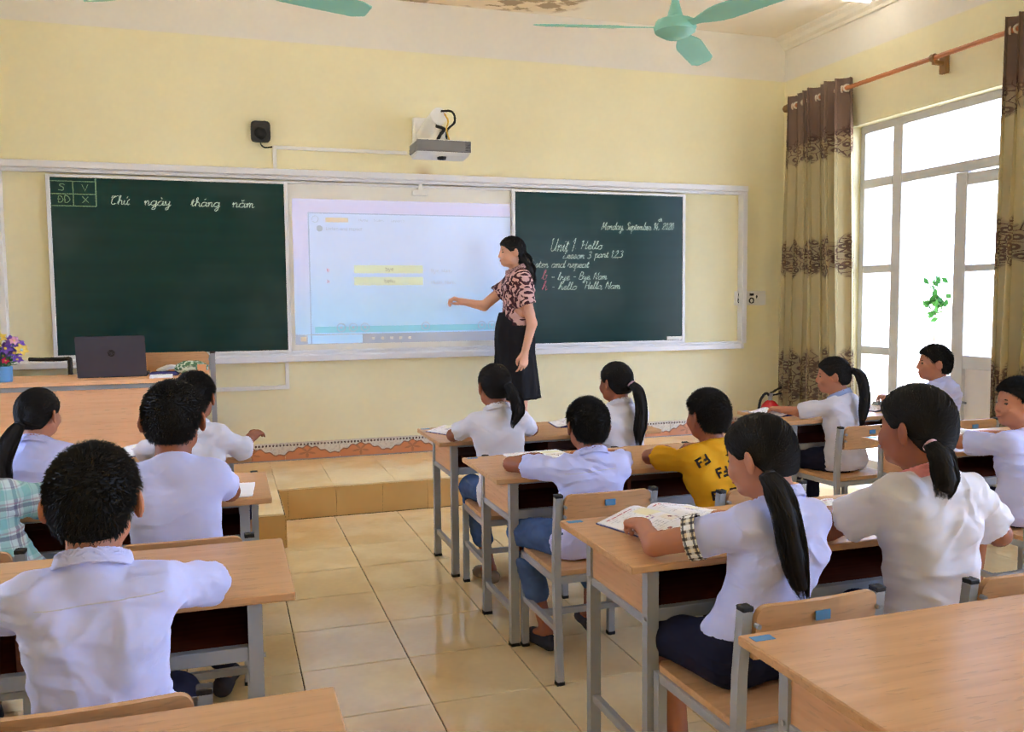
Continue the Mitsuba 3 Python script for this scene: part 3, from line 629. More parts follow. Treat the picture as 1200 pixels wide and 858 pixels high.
DESK += [('shelf', box(LX[0] + 0.010, LX[1] - 0.010, LY[0], LY[1], 0.527, 0.539), 'wood_shelf'), ('front_panel', box(LX[0] + 0.010, LX[1] - 0.010, LY[1] - 0.008, LY[1] + 0.006, 0.50, DZ - 0.021), 'wood_shelf'),
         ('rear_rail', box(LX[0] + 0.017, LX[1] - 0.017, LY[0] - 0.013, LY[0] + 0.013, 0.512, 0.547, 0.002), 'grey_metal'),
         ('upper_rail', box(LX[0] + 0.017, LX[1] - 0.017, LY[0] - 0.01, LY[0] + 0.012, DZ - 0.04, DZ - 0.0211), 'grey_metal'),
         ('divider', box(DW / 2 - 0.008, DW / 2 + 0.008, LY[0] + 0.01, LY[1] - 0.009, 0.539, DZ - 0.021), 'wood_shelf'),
         ('sticker', box(0.015, 0.062, DD - 0.042, DD - 0.018, DZ - 0.0002, DZ + 0.0008), 'blue_sticker')]
CW, CD = 0.40, 0.39
SEAT = Polygon([(0.012, 0.03), (CW - 0.012, 0.03), (CW - 0.012, CD - 0.01), (CW - 0.03, CD + 0.012), (0.03, CD + 0.012), (0.012, CD - 0.01)])
seat_m = trimesh.creation.extrude_polygon(SEAT, 0.018, engine='earcut'); seat_m.apply_translation((0, 0, 0.385))
def back_board():
    g = rrect(CW - 0.066, 0.125, 0.028, CW / 2, 0.625).union(sbox(0.033, 0.5625, CW - 0.033, 0.60))
    m = extrude_xz(g, -0.008, 0.008); m = m.subdivide_to_size(0.04); v = m.vertices.copy()
    v[:, 1] += -0.012 + 0.016 * ((v[:, 0] - CW / 2) / (CW / 2)) ** 2 - 0.10 * (v[:, 2] - 0.62); m.vertices = v; return m
CHAIR = [('seat', seat_m, 'wood_along'), ('backrest', back_board(), 'wood_along')]
for x in (0.014, CW - 0.014):
    CHAIR.append(('rear_upright', square_tube([(x, 0.0, 0.012), (x, 0.028, 0.40), (x, 0.024, 0.52), (x, 0.006, 0.678)], 0.026, 0.026), 'grey_metal'))
    CHAIR.append(('cap', box(x - 0.0145, x + 0.0145, -0.009, 0.020, 0.676, 0.688, 0.002), 'black_plastic'))
    CHAIR.append(('front_leg', square_tube([(x, CD - 0.012, 0.012), (x, CD - 0.012, 0.385)], 0.026, 0.026), 'grey_metal'))
    for y in (0.0, CD - 0.012): CHAIR.append(('foot_cap', box(x - 0.0145, x + 0.0145, y - 0.0145, y + 0.0145, 0, 0.013), 'black_rubber'))
    CHAIR.append(('side_rail', box(x - 0.010, x + 0.010, 0.04, CD - 0.024, 0.360, 0.385), 'grey_metal'))
    CHAIR.append(('stretcher', box(x - 0.010, x + 0.010, 0.02, CD - 0.024, 0.185, 0.207), 'grey_metal'))
    xx = x + (0.018 if x < 0.2 else -0.018)
    CHAIR.append(('tab', box(min(x, xx) - 0.008, max(x, xx) + 0.008, 0.016, 0.0195, 0.585, 0.665), 'steel'))
    for z in (0.61, 0.645): CHAIR.append(('rivet', cyl((xx, -0.006 - 0.1 * (z - .62), z), (xx, -0.0215 - 0.1 * (z - .62), z), 0.006, 8), 'steel'))
CHAIR += [('rear_rail', box(0.027, CW - 0.027, 0.016, 0.038, 0.360, 0.384), 'grey_metal'), ('front_rail', box(0.027, CW - 0.027, CD - 0.024, CD - 0.002, 0.350, 0.384), 'grey_metal'),
          ('cross_bar', box(0.024, CW - 0.024, 0.18, 0.20, 0.185, 0.207), 'grey_metal'), ('sticker', box(CW / 2 - 0.02, CW / 2 + 0.02, -0.0300, -0.0272, 0.642, 0.664), 'blue_sticker')]
DESKP = [(n, mikit.ply(m, b)) for n, m, b in DESK]
CHAIRP = [(n, mikit.ply(m, b, 40 if n == 'backrest' else False)) for n, m, b in CHAIR]
def desk(x, y, label, deg=0.0):
    k = thing('school_desk', label, 'desk', 'double school desks')
    for n, d in DESKP:
        kk = part(k, n, d, None, tw=place(x, y, 0, deg))
        if n == 'sticker': labels[kk] = {'label': 'small blue sticker'}
def chair(x, y, label, deg=0.0, s=1.0, z=0.0, name='school_chair'):
    k = thing(name, label, 'chair', 'wooden school chairs with grey metal frames')
    for n, d in CHAIRP:
        if s != 1 and n == 'sticker': continue
        kk = part(k, n, d, None, tw=place(x, y, z, deg).scale([s, s, s]))
        if n in ('sticker', 'cap'): labels[kk] = {'label': {'sticker': 'small blue sticker', 'cap': 'black plastic cap'}[n]}
RX, FX, LXD = 0.968, 2.945, -1.06
desk(RX, 4.09, 'wooden double desk of the two girls in front of the teacher')
desk(RX, 3.155, 'wooden double desk of the boy in white and the boy in yellow')
desk(RX, 1.985, 'wooden double desk with an open picture book, of the two girls in the foreground')
desk(RX, 0.995, 'empty wooden double desk at the bottom right corner')
desk(FX, 4.09, 'wooden double desk beside the glazed door')
desk(FX, 3.0, 'wooden double desk of the boy at the right edge, behind the desk beside the door')
desk(-1.105, 4.00, 'wooden double desk right in front of the teacher desk')
desk(LXD, 3.14, 'wooden double desk with a blank white sheet near its right end')
desk(LXD, 2.08, 'wooden double desk of the nearest boy on the left')
desk(-1.035, 1.03, 'wooden double desk at the bottom left edge, its right corner in view')
chair(1.07, 3.69, 'wooden school chair of the girl in front of the teacher', -1)
chair(1.70, 3.69, 'wooden school chair of the girl with the long ponytail in the front row')
chair(1.085, 2.835, 'wooden school chair with blue sticker behind the boy in the white shirt')
chair(1.66, 2.70, 'wooden school chair behind the boy in yellow', 6)
chair(1.07, 1.645, 'wooden school chair with blue sticker under the girl with the long ponytail in the foreground', 2)
chair(1.69, 1.625, 'wooden school chair behind the girl in the cream t-shirt', 2)
chair(3.08, 3.83, 'wooden school chair of the girl beside the curtain', 3)
chair(3.74, 3.80, 'wooden school chair of the boy in front of the door')
chair(3.02, 2.60, 'wooden school chair of the boy at the right edge')
chair(-1.00, 3.675, 'wooden school chair of the girl with the ponytail on the left')
chair(-0.29, 3.675, 'wooden school chair of the boy in the pale grey shirt')
chair(-0.335, 2.675, 'wooden school chair behind the boy in the white t-shirt')
chair(-0.95, 2.72, 'wooden school chair of the child in plaid at the left edge')
chair(-0.44, 1.605, 'wooden school chair behind the nearest boy, at the bottom left', 1)

# ------------------------------------------------------------------ teacher's desk and what is on it
td = thing('teacher_desk', 'orange wooden teacher desk on the platform at the left', 'teacher desk')
tz = 0.925
part(td, 'tabletop', box(-1.62, -0.105, 5.64, 6.20, tz - 0.026, tz, 0.003), 'wood_desk_front')
part(td, 'apron_rail', box(-1.58, -0.15, 5.675, 5.70, tz - 0.056, tz - 0.026), 'grey_metal')
part(td, 'front_panel', box(-1.57, -0.16, 5.69, 5.71, PLAT + 0.06, tz - 0.05), 'wood_desk_front')
part(td, 'side_panel', box(-0.18, -0.16, 5.71, 6.14, PLAT + 0.06, tz - 0.026), 'wood_desk_front'); part(td, 'side_panel', box(-1.57, -1.55, 5.71, 6.14, PLAT + 0.06, tz - 0.026), 'wood_desk_front')
for x in (-1.57, -0.17):
    for y in (5.70, 6.13): part(td, 'leg', box(x - 0.02, x + 0.02, y - 0.02, y + 0.02, PLAT, tz - 0.0265), 'grey_metal')
mat('laptop_grey', srgb(54, 53, 64), 0.45, 0.5); mat('laptop_logo', srgb(16, 16, 18), 0.35, 0.5); mat('screen_dark', srgb(30, 36, 50), 0.2, 0.5)
lp = thing('laptop', 'dark grey laptop open on the teacher desk, its lid towards the class', 'laptop')
lid = extrude_xz(rrect(0.392, 0.252, 0.012), -0.006, 0.0)
Ml = trimesh.transformations.rotation_matrix(math.radians(10), [1, 0, 0]); Mt = trimesh.transformations.translation_matrix((-0.662, 5.835, tz + 0.131))
Mz = trimesh.transformations.rotation_matrix(math.radians(-1.5), [0, 0, 1])
part(lp, 'lid', xform(lid, Mt @ Mz @ Ml), 'laptop_grey'); part(lp, 'screen', xform(extrude_xz(rrect(0.37, 0.21, 0.004), 0.0002, 0.001), Mt @ Mz @ Ml), 'screen_dark')
part(lp, 'base', box(-0.858, -0.466, 5.862, 6.12, tz, tz + 0.016, 0.003), 'laptop_grey'); part(lp, 'hinge', cyl((-0.80, 5.861, tz + 0.011), (-0.52, 5.861, tz + 0.011), 0.008, 8), 'laptop_grey')
part(lp, 'keyboard', box(-0.84, -0.48, 5.90, 6.02, tz + 0.016, tz + 0.0175), 'black_plastic')
part(lp, 'logo', xform(extrude_xz(Point(0.002, 0.02).buffer(0.021), -0.0068, -0.0058), Mt @ Mz @ Ml), 'laptop_logo')
hp = xform(meshkit.text_mesh('hp', 0.021, 0.0004), R90); hp.apply_translation((-(hp.bounds[0][0] + hp.bounds[1][0]) / 2, -0.0068, 0.013)); hp.vertices[:, 0] += (hp.vertices[:, 2] - 0.02) * 0.25
part(lp, 'logo_letters', xform(hp, Mt @ Mz @ Ml), 'laptop_grey')

mat('paper', srgb(236, 234, 236), 0.8, 0.2); mat('blue_cover', srgb(48, 50, 110), 0.5)
def page_print(p, n, uv):
    u, v = uv.x, uv.y
    c = mi.Color3f(srgb(238, 236, 238))
    row = dr.floor(v * 22); fr_ = v * 22 - row
    ink = smoothstep(0.3, 0.36, fr_) * smoothstep(0.62, 0.56, fr_) * smoothstep(0.42, 0.5, noise(u * 46, row * 3.1))
    txt = smoothstep(0.08, 0.09, u) * smoothstep(0.9, 0.88, u) * smoothstep(0.05, 0.07, v) * smoothstep(0.95, 0.93, v) * smoothstep(0.35, 0.55, noise(row * 0.7, 5.0))
    c = mix(c, srgb(120, 124, 140), ink * txt * 0.6)
    c = mix(c, srgb(196, 70, 80), smoothstep(0.012, 0.008, dr.abs(v - 0.93)) * smoothstep(0.1, 0.12, u) * smoothstep(0.62, 0.6, u) * smoothstep(0.3, 0.4, noise(u * 60, 2.0)))
    def blk(u0, u1, v0, v1): return smoothstep(u0 - .01, u0 + .01, u) * smoothstep(u1 + .01, u1 - .01, u) * smoothstep(v0 - .01, v0 + .01, v) * smoothstep(v1 + .01, v1 - .01, v)
    c = mix(c, srgb(240, 232, 190), blk(0.55, 0.97, 0.6, 0.86) * 0.8)
    c = mix(c, srgb(238, 226, 204), blk(0.62, 0.95, 0.30, 0.5) * 0.7)
    pic = mix(mix(srgb(90, 110, 180), srgb(200, 110, 130), noise(u * 40, v * 40)), srgb(230, 230, 225), smoothstep(0.5, 0.6, noise(u * 30, v * 30, 3.0)))
    c = mix(c, pic, blk(0.38, 0.6, 0.52, 0.62))
    for a, b in ((0.28, 0.2), (0.42, 0.17), (0.74, 0.4), (0.84, 0.36), (0.76, 0.24)): c = mix(c, mix(srgb(70, 60, 90), srgb(190, 120, 110), noise(u * 50, v * 50)), smoothstep(0.045, 0.03, dr.sqrt(dr.square(u - a) + dr.square((v - b) * 1.3))))
    return c
mat('printed_page', page_print, 0.6, 0.3)
def grid_sheet(P, thick=0.0):
    n, m_ = P.shape[:2]; V = P.reshape(-1, 3); i = np.arange(n - 1)[:, None] * m_ + np.arange(m_ - 1)[None]
    F = np.concatenate([np.stack([i, i + m_, i + m_ + 1], -1).reshape(-1, 3), np.stack([i, i + m_ + 1, i + 1], -1).reshape(-1, 3)])
    if thick:
        k = len(V); V = np.vstack([V, V - [0, 0, thick]]); F2 = F[:, ::-1] + k
        e = np.concatenate([np.arange(m_), np.arange(1, n) * m_ + m_ - 1, (n - 1) * m_ + np.arange(m_ - 2, -1, -1), np.arange(n - 2, 0, -1) * m_])
        S = [];
        for a, b in zip(e, np.roll(e, -1)): S += [[a, b, b + k], [a, b + k, a + k]]
        F = np.vstack([F, F2, S])
    m = trimesh.Trimesh(V, F, process=False)
    return m
def open_book(x, y, deg, label, pw=0.185, ph=0.26, z=DZ, curl=(0.02, 0.02), group=None, lift=None, cover='blue_cover'):
    """An open book lying with its spine centre at (x, y); pages bow up beside the spine."""
    k = thing('open_book', label, 'book', group)
    M = trimesh.transformations.rotation_matrix(math.radians(deg), [0, 0, 1]); M[:3, 3] = (x, y, z)
    part(k, 'cover', xform(box(-pw - 0.004, pw + 0.004, -ph / 2 - 0.004, ph / 2 + 0.004, 0.0005, 0.003), M), cover)
    for s in (-1, 1):
        nu, nv = 14, 8; t = np.linspace(0, 1, nu); w = np.linspace(0, 1, nv)
        c = curl[0 if s < 0 else 1]
        h = 0.006 + c * np.sin(np.clip(t * 1.0, 0, 1) ** 0.55 * PI) * (1 - 0.5 * t)
        P = np.zeros((nu, nv, 3)); P[..., 0] = (s * pw * t)[:, None]; P[..., 1] = (-ph / 2 + ph * w)[None]; P[..., 2] = h[:, None]
        if lift is not None and lift[0] == s: P[..., 2] += lift[1] * (t[:, None] ** 1.5) * np.clip(1 - w * 1.2, 0, 1)[None] ; P[..., 0] -= s * lift[1] * 1.2 * (t[:, None] ** 2) * np.clip(1 - w * 1.2, 0, 1)[None]
        uv = np.stack(np.broadcast_arrays((t if s > 0 else 1 - t)[:, None], w[None]), -1).reshape(-1, 2)
        m = grid_sheet(P, 0.003); uv = np.vstack([uv, uv])
        if m.volume < 0: m.invert()
        part(k, 'page', xform(m, M), 'printed_page', False, uv=uv)
def sheet(x, y, deg, w, h, label, name='paper_sheet', category='paper', z=DZ, m='paper', t=0.0015, group=None, bend=0.0):
    k = thing(name, label, category, group)
    M = trimesh.transformations.rotation_matrix(math.radians(deg), [0, 0, 1]); M[:3, 3] = (x, y, z + t + 0.0004)
    tt = np.linspace(0, 1, 7); P = np.zeros((7, 5, 3)); P[..., 0] = (w * (tt - 0.5))[:, None]; P[..., 1] = h * (np.linspace(0, 1, 5) - 0.5)[None]; P[..., 2] = bend * np.sin(tt * PI)[:, None]
    mm = grid_sheet(P, t)
    if mm.volume < 0: mm.invert()
    uv = np.stack(np.broadcast_arrays(tt[:, None], np.linspace(0, 1, 5)[None]), -1).reshape(-1, 2)
    put(k, xform(mm, M), m, False, uv=np.vstack([uv, uv]))
open_book(1.285, 2.335, 17, 'open picture book under the hand of the girl with the long ponytail', pw=0.195, ph=0.27, curl=(0.035, 0.03), lift=(1, 0.02))
open_book(1.80, 2.26, -12, 'open book between the two girls in the foreground, beside the cream sleeve', pw=0.16, ph=0.24)
sheet(1.29, 3.565, 6, 0.26, 0.18, 'colourful closed book under the arm of the boy in the white shirt', 'closed_book', 'book', m='printed_page', t=0.008)
open_book(1.17, 4.43, 25, 'open book at the left arm of the girl in front of the teacher', pw=0.15, ph=0.2)
open_book(1.83, 4.42, -8, 'open book of the front-row girl with the long ponytail', pw=0.14, ph=0.2)
open_book(3.16, 4.42, 14, 'open printed book in front of the girl beside the curtain', pw=0.17, ph=0.24)
open_book(3.80, 4.36, 5, 'open notebook in front of the boy by the door', pw=0.14, ph=0.2)
open_book(3.38, 3.30, -6, 'open notebook in front of the boy at the right edge', pw=0.19, ph=0.26, curl=(0.03, 0.03))
sheet(0.015, 3.31, -4, 0.14, 0.25, 'blank white sheet at the right elbow of the boy in the white t-shirt')
open_book(-0.34, 4.36, 30, 'open book left of the boy in the pale grey shirt', pw=0.14, ph=0.2)
sheet(0.0, 4.11, 4, 0.10, 0.15, 'white sheet under the sleeve of the boy in the pale grey shirt')
sheet(-0.70, 4.40, 5, 0.2, 0.14, 'white paper to the right of the girl with the ponytail on the left')
sheet(-0.97, 4.36, -5, 0.16, 0.2, 'white paper at the left edge beside the girl with the ponytail')
mat('pink_plastic', srgb(210, 50, 90), 0.4)
k = thing('pencil_case', 'small pink pencil case on the front left desk', 'pencil case'); part(k, 'body', box(-0.575, -0.52, 4.30, 4.37, DZ, DZ + 0.03, 0.008), 'pink_plastic'); part(k, 'zip', box(-0.57, -0.525, 4.33, 4.335, DZ + 0.03, DZ + 0.032), 'white_plastic')
sheet(-0.375, 5.74, 3, 0.13, 0.15, 'white paper on the teacher desk right of the laptop', z=tz, t=0.012)
sheet(-0.365, 5.90, -4, 0.16, 0.13, 'dark blue folder on the teacher desk behind the white paper', 'folder', 'folder', z=tz, m='blue_cover', t=0.02)
sheet(-0.33, 6.07, 8, 0.18, 0.17, 'curved white booklet behind the dark blue folder', 'booklet', 'booklet', z=tz, t=0.02, bend=0.03)

k = thing('pencil_box', 'small grey-green box at the hand of the boy in front of the door', 'pencil box'); mat('box_grey', srgb(150, 160, 158), 0.4); part(k, 'body', box(3.74, 3.85, 4.235, 4.285, DZ + 0.008, DZ + 0.036, 0.006), 'box_grey'); part(k, 'lid', box(3.74, 3.85, 4.235, 4.285, DZ + 0.0365, DZ + 0.044, 0.003), 'box_grey'); scene['pencil_box__body']['to_world'] = scene['pencil_box__lid']['to_world'] = place(0.03, 0.11, 0.0)
# flowers in a blue glass vase
mat('vase_blue', srgb(96, 160, 214), 0.12, 0.6, spec_trans=0.0, clearcoat=0.8)
fl = thing('flower_vase', 'purple, yellow and pink artificial flowers in a blue vase on the teacher desk', 'flower vase')
vx, vy = -1.235, 5.78
part(fl, 'vase', lathe([(0, 0), (0.042, 0), (0.047, 0.01), (0.047, 0.09), (0.043, 0.092), (0.043, 0.012), (0, 0.01)], (vx, vy, tz), 28), 'vase_blue', 40)
for nme, c in (('petal_purple', (132, 92, 196)), ('petal_yellow', (236, 208, 110)), ('petal_pink', (236, 180, 206)), ('petal_white', (200, 224, 232)), ('petal_red', (214, 40, 90)), ('flower_green', (58, 116, 72))): mat(nme, srgb(*c), 0.6, 0.3)
g = np.random.default_rng(11)
def flower(c, d, r, m, n=6):
    d = d / np.linalg.norm(d); a = np.cross(d, [0.3, 0.2, 1]); a /= np.linalg.norm(a); b = np.cross(d, a); ms = []
    for i in range(n):
        th = 2 * PI * i / n; e = math.cos(th) * a + math.sin(th) * b; w = np.cross(d, e)
        P = np.array([c, c + e * r * 0.55 + w * r * 0.34 + d * r * 0.25, c + e * r + d * r * 0.12, c + e * r * 0.55 - w * r * 0.34 + d * r * 0.25, c - d * r * 0.1 + e * r * 0.3])
        ms.append(trimesh.Trimesh(P, [[0, 1, 2], [0, 2, 3], [4, 2, 1], [4, 3, 2], [0, 4, 1], [0, 3, 4]], process=False))
    kf = part(fl, 'flower', cat(*ms), m, True)
    part(kf, 'centre', trimesh.creation.icosphere(1, r * 0.2).apply_translation(c + d * r * 0.08), 'petal_yellow' if m != 'petal_yellow' else 'petal_white', True)
    part(fl, 'stem', tube([c - d * 0.01, (c + np.array([vx, vy, tz + 0.09])) / 2, np.array([vx, vy, tz + 0.05]) + g.normal(size=3) * 0.01], 0.003, 5), 'flower_green')
spots = [(-.06, .24, 'petal_white', .05), (0.0, .255, 'petal_yellow', .045), (.05, .235, 'petal_purple', .045), (.085, .215, 'petal_purple', .04), (.105, .185, 'petal_yellow', .042), (.02, .195, 'petal_purple', .045), (.06, .165, 'petal_purple', .05), (-.05, .185, 'petal_pink', .05), (-.08, .15, 'petal_pink', .045), (.0, .15, 'petal_purple', .04), (-.02, .215, 'petal_yellow', .038), (-.03, .125, 'petal_red', .03), (.085, .13, 'petal_purple', .036), (.02, .125, 'petal_red', .025), (.07, .24, 'petal_pink', .03)]
for dx, dz, m, r in spots:
    c = np.array([vx + dx, vy + g.uniform(-0.06, 0.02), tz + dz]); flower(c, np.array([dx * 3, -0.6 + g.normal() * 0.2, 0.5 + g.normal() * 0.15]), r, m)
for i in range(16):
    a = g.uniform(0, 2 * PI); c = np.array([vx, vy, tz + 0.10]); e = np.array([math.cos(a), math.sin(a) * 0.7, g.uniform(-.1, 0.9)]); e /= np.linalg.norm(e); w = np.cross(e, [0, 0, 1]); L = g.uniform(0.07, 0.13)
    P = np.array([c, c + e * L * .5 + w * .016, c + e * L, c + e * L * .5 - w * .016, c + e * L * .5 - np.array([0, 0, .004])]); part(fl, 'leaf', trimesh.Trimesh(P, [[0, 1, 2], [0, 2, 3], [4, 1, 0], [4, 2, 1], [4, 3, 2], [4, 0, 3]], process=False), 'flower_green', True)
# wrapped bunch behind the boy's head on the desk
mat('wrap_green', lambda p, n, uv: mix(srgb(70, 110, 80), srgb(206, 216, 196), smoothstep(0.4, 0.65, fbm(p.x * 60, p.y * 60, p.z * 60, 2))), 0.35, 0.5); mat('carton_orange', srgb(214, 150, 100), 0.5)
k = thing('wrapped_bouquet', 'green and white wrapped bouquet lying at the right end of the teacher desk', 'bouquet')
ic = trimesh.creation.icosphere(3, 1.0); v = ic.vertices * (0.85 + 0.3 * meshkit.fbm(ic.vertices * 3 + 5, 3)[:, None]); ic.vertices = v * [0.10, 0.06, 0.045] + [-0.205, 5.86, tz + 0.045]; put(k + '__wrap', ic, 'wrap_green', True)
part(k, 'stems', tube([(-0.28, 5.87, tz + 0.03), (-0.30, 5.98, tz + 0.025)], 0.012, 6), 'flower_green')
k = thing('carton', 'small orange carton at the right end of the teacher desk', 'carton'); part(k, 'box', box(-0.165, -0.115, 5.68, 5.78, tz, tz + 0.075, 0.002), 'carton_orange'); part(k, 'flap', box(-0.165, -0.115, 5.68, 5.78, tz + 0.0752, tz + 0.078), 'wrap_green')
# seats behind the teacher's desk
chair(-0.56, 6.23, 'wooden chair behind the teacher desk, right of the laptop', 0, 1.24, PLAT, 'teacher_chair')
bc = thing('office_chair', 'black armchair behind the teacher desk between the flowers and the laptop', 'chair')
part(bc, 'armrest', cat(tube(spline([(-1.19, 6.24, 1.028), (-1.10, 6.24, 1.024), (-1.02, 6.24, 1.022), (-0.955, 6.24, 1.028)]), [0.012] * 17 + [0.012] * 8, 8), box(-1.19, -0.945, 6.225, 6.26, 1.018, 1.036, 0.006)), 'black_plastic')
part(bc, 'support', box(-0.965, -0.94, 6.22, 6.26, 0.62, 1.03, 0.006), 'black_plastic')
part(bc, 'seat', box(-1.40, -0.94, 6.22, 6.60, 0.60, 0.66, 0.015), 'black_plastic'); part(bc, 'post', cyl((-1.17, 6.41, 0.28), (-1.17, 6.41, 0.6), 0.03), 'black_plastic')
for i in range(5): part(bc, 'leg', tube([(-1.17, 6.41, 0.27), (-1.17 + .2 * math.cos(i * 2 * PI / 5), 6.41 + .2 * math.sin(i * 2 * PI / 5), PLAT + 0.02)], [0.02, 0.015], 8), 'black_plastic')
# ------------------------------------------------------------------ people: one smooth signed-distance body each, clothes and hair as parts
def smin(a, b, k):
    if k <= 0: return np.minimum(a, b)
    h = np.maximum(k - np.abs(a - b), 0) / k
    return np.minimum(a, b) - h * h * k * 0.25
def sdf(op, X, Y, Z):
    t = op[0]
    if t == 'rc':
        _, a, b, r1, r2 = op[:5]; ab = b - a; L = ab @ ab + 1e-12
        s = np.clip(((X - a[0]) * ab[0] + (Y - a[1]) * ab[1] + (Z - a[2]) * ab[2]) / L, 0, 1)
        return np.sqrt((X - a[0] - ab[0] * s) ** 2 + (Y - a[1] - ab[1] * s) ** 2 + (Z - a[2] - ab[2] * s) ** 2) - (r1 + (r2 - r1) * s)
    if t == 'el':
        _, c, r, R = op[:4]
        dx, dy, dz = X - c[0], Y - c[1], Z - c[2]
        q = [(R[0, i] * dx + R[1, i] * dy + R[2, i] * dz) / r[i] for i in range(3)]
        k0 = np.sqrt(q[0] ** 2 + q[1] ** 2 + q[2] ** 2) + 1e-9
        k1 = np.sqrt((q[0] / r[0]) ** 2 + (q[1] / r[1]) ** 2 + (q[2] / r[2]) ** 2) + 1e-9
        return k0 * (k0 - 1) / k1
    if t == 'pl':
        _, c, n = op[:3]
        return (X - c[0]) * n[0] + (Y - c[1]) * n[1] + (Z - c[2]) * n[2]
    if t == 'bx':
        _, lo, hi = op[:3]
        return np.maximum(np.maximum(np.maximum(lo[0] - X, X - hi[0]), np.maximum(lo[1] - Y, Y - hi[1])), np.maximum(lo[2] - Z, Z - hi[2]))
    return op[1](X, Y, Z)
def bounds_of(op):
    if op[0] == 'rc': r = max(op[3], op[4]); return np.minimum(op[1], op[2]) - r, np.maximum(op[1], op[2]) + r
    if op[0] == 'el': r = max(op[2]); return op[1] - r, op[1] + r
    if op[0] == 'bx': return np.array(op[1]), np.array(op[2])
    return None
def mesh_sdf(ops, h):
    """ops: (how, k, primitive) with how 'u' union, 's' subtract, 'i' intersect; an optional fourth entry limits an operation to a box."""
    bs = [bounds_of(p[2]) for p in ops if p[0] == 'u']; lo = np.min([b[0] for b in bs], 0) - 3 * h; hi = np.max([b[1] for b in bs], 0) + 3 * h
    n = np.ceil((hi - lo) / h).astype(int) + 1; ax = [(lo[i] + h * np.arange(n[i])).astype(np.float32) for i in range(3)]
    D = np.full(n, 0.2, np.float32)
    for o in ops:
        how, k, p = o[:3]; b = o[3] if len(o) > 3 else bounds_of(p)
        if b is None or how == 'i' and len(o) < 4: sl = [slice(0, n[i]) for i in range(3)]
        else:
            m = k + 2.5 * h
            sl = [slice(max(0, int((b[0][i] - m - lo[i]) / h)), max(0, min(n[i], int((b[1][i] + m - lo[i]) / h) + 2))) for i in range(3)]
        X, Y, Z = ax[0][sl[0]][:, None, None], ax[1][sl[1]][None, :, None], ax[2][sl[2]][None, None, :]
        if 0 in (X.size, Y.size, Z.size): continue
        d = sdf(p, X, Y, Z); s = tuple(sl)
        D[s] = smin(D[s], d, k) if how == 'u' else -smin(-D[s], d if how == 's' else -d, k)
    return nets(D, lo, h)
def nets(D, lo, h):
    """Naive surface nets."""
    S = D < 0; c = np.zeros(np.array(D.shape) - 1, np.uint8)
    for i, j, k in np.ndindex(2, 2, 2): c += S[i:i + c.shape[0], j:j + c.shape[1], k:k + c.shape[2]]
    idx = np.argwhere((c > 0) & (c < 8)); num_ = np.full(c.shape, -1, np.int32); num_[tuple(idx.T)] = np.arange(len(idx))
    P = np.zeros((len(idx), 3)); W = np.zeros(len(idx))
    corner = [D[idx[:, 0] + i, idx[:, 1] + j, idx[:, 2] + k] for i, j, k in np.ndindex(2, 2, 2)]
    offs = list(np.ndindex(2, 2, 2))
    for a in range(8):
        for b in range(a + 1, 8):
            df = np.array(offs[b]) - np.array(offs[a])
            if np.abs(df).sum() != 1: continue
            va, vb = corner[a], corner[b]; x = (va < 0) != (vb < 0); t = np.where(x, va / np.where(x, va - vb, 1), 0)
            P += np.where(x[:, None], np.array(offs[a]) + t[:, None] * df, 0); W += x
    V = lo + h * (idx + P / W[:, None]); F = []
    for d in range(3):
        sl0 = [slice(None)] * 3; sl1 = [slice(None)] * 3; sl0[d] = slice(0, -1); sl1[d] = slice(1, None)
        a, b = S[tuple(sl0)], S[tuple(sl1)]; e = np.argwhere(a != b); u, w = (d + 1) % 3, (d + 2) % 3
        e = e[(e[:, u] > 0) & (e[:, w] > 0) & (e[:, u] < D.shape[u] - 1) & (e[:, w] < D.shape[w] - 1)]
        def at(du, dw):
            q = e.copy(); q[:, u] -= du; q[:, w] -= dw; return num_[tuple(q.T)]
        q = np.stack([at(0, 0), at(1, 0), at(1, 1), at(0, 1)], 1); flip = ~S[tuple(e.T)]
        q[flip] = q[flip][:, ::-1]; F += [q[:, [0, 1, 2]], q[:, [0, 2, 3]]]
    F = np.concatenate(F); F = F[(F >= 0).all(1)]
    return trimesh.Trimesh(V, F, process=False)
def U(p, k=0.0): return ('u', k, p)
def RC(a, b, r1, r2, k=0.0): return ('u', k, ('rc', np.asarray(a, float), np.asarray(b, float), r1, r2))
def EL(c, r, k=0.0, R=np.eye(3), how='u'): return (how, k, ('el', np.asarray(c, float), np.asarray(r, float), R))
def rotz(a): c, s = math.cos(a), math.sin(a); return np.array([[c, -s, 0], [s, c, 0], [0, 0, 1.0]])
def rotx(a): c, s = math.cos(a), math.sin(a); return np.array([[1, 0, 0], [0, c, -s], [0, s, c]])
def roty(a): c, s = math.cos(a), math.sin(a); return np.array([[c, 0, s], [0, 1, 0], [-s, 0, c]])
def unit(v): v = np.asarray(v, float); return v / (np.linalg.norm(v) + 1e-12)

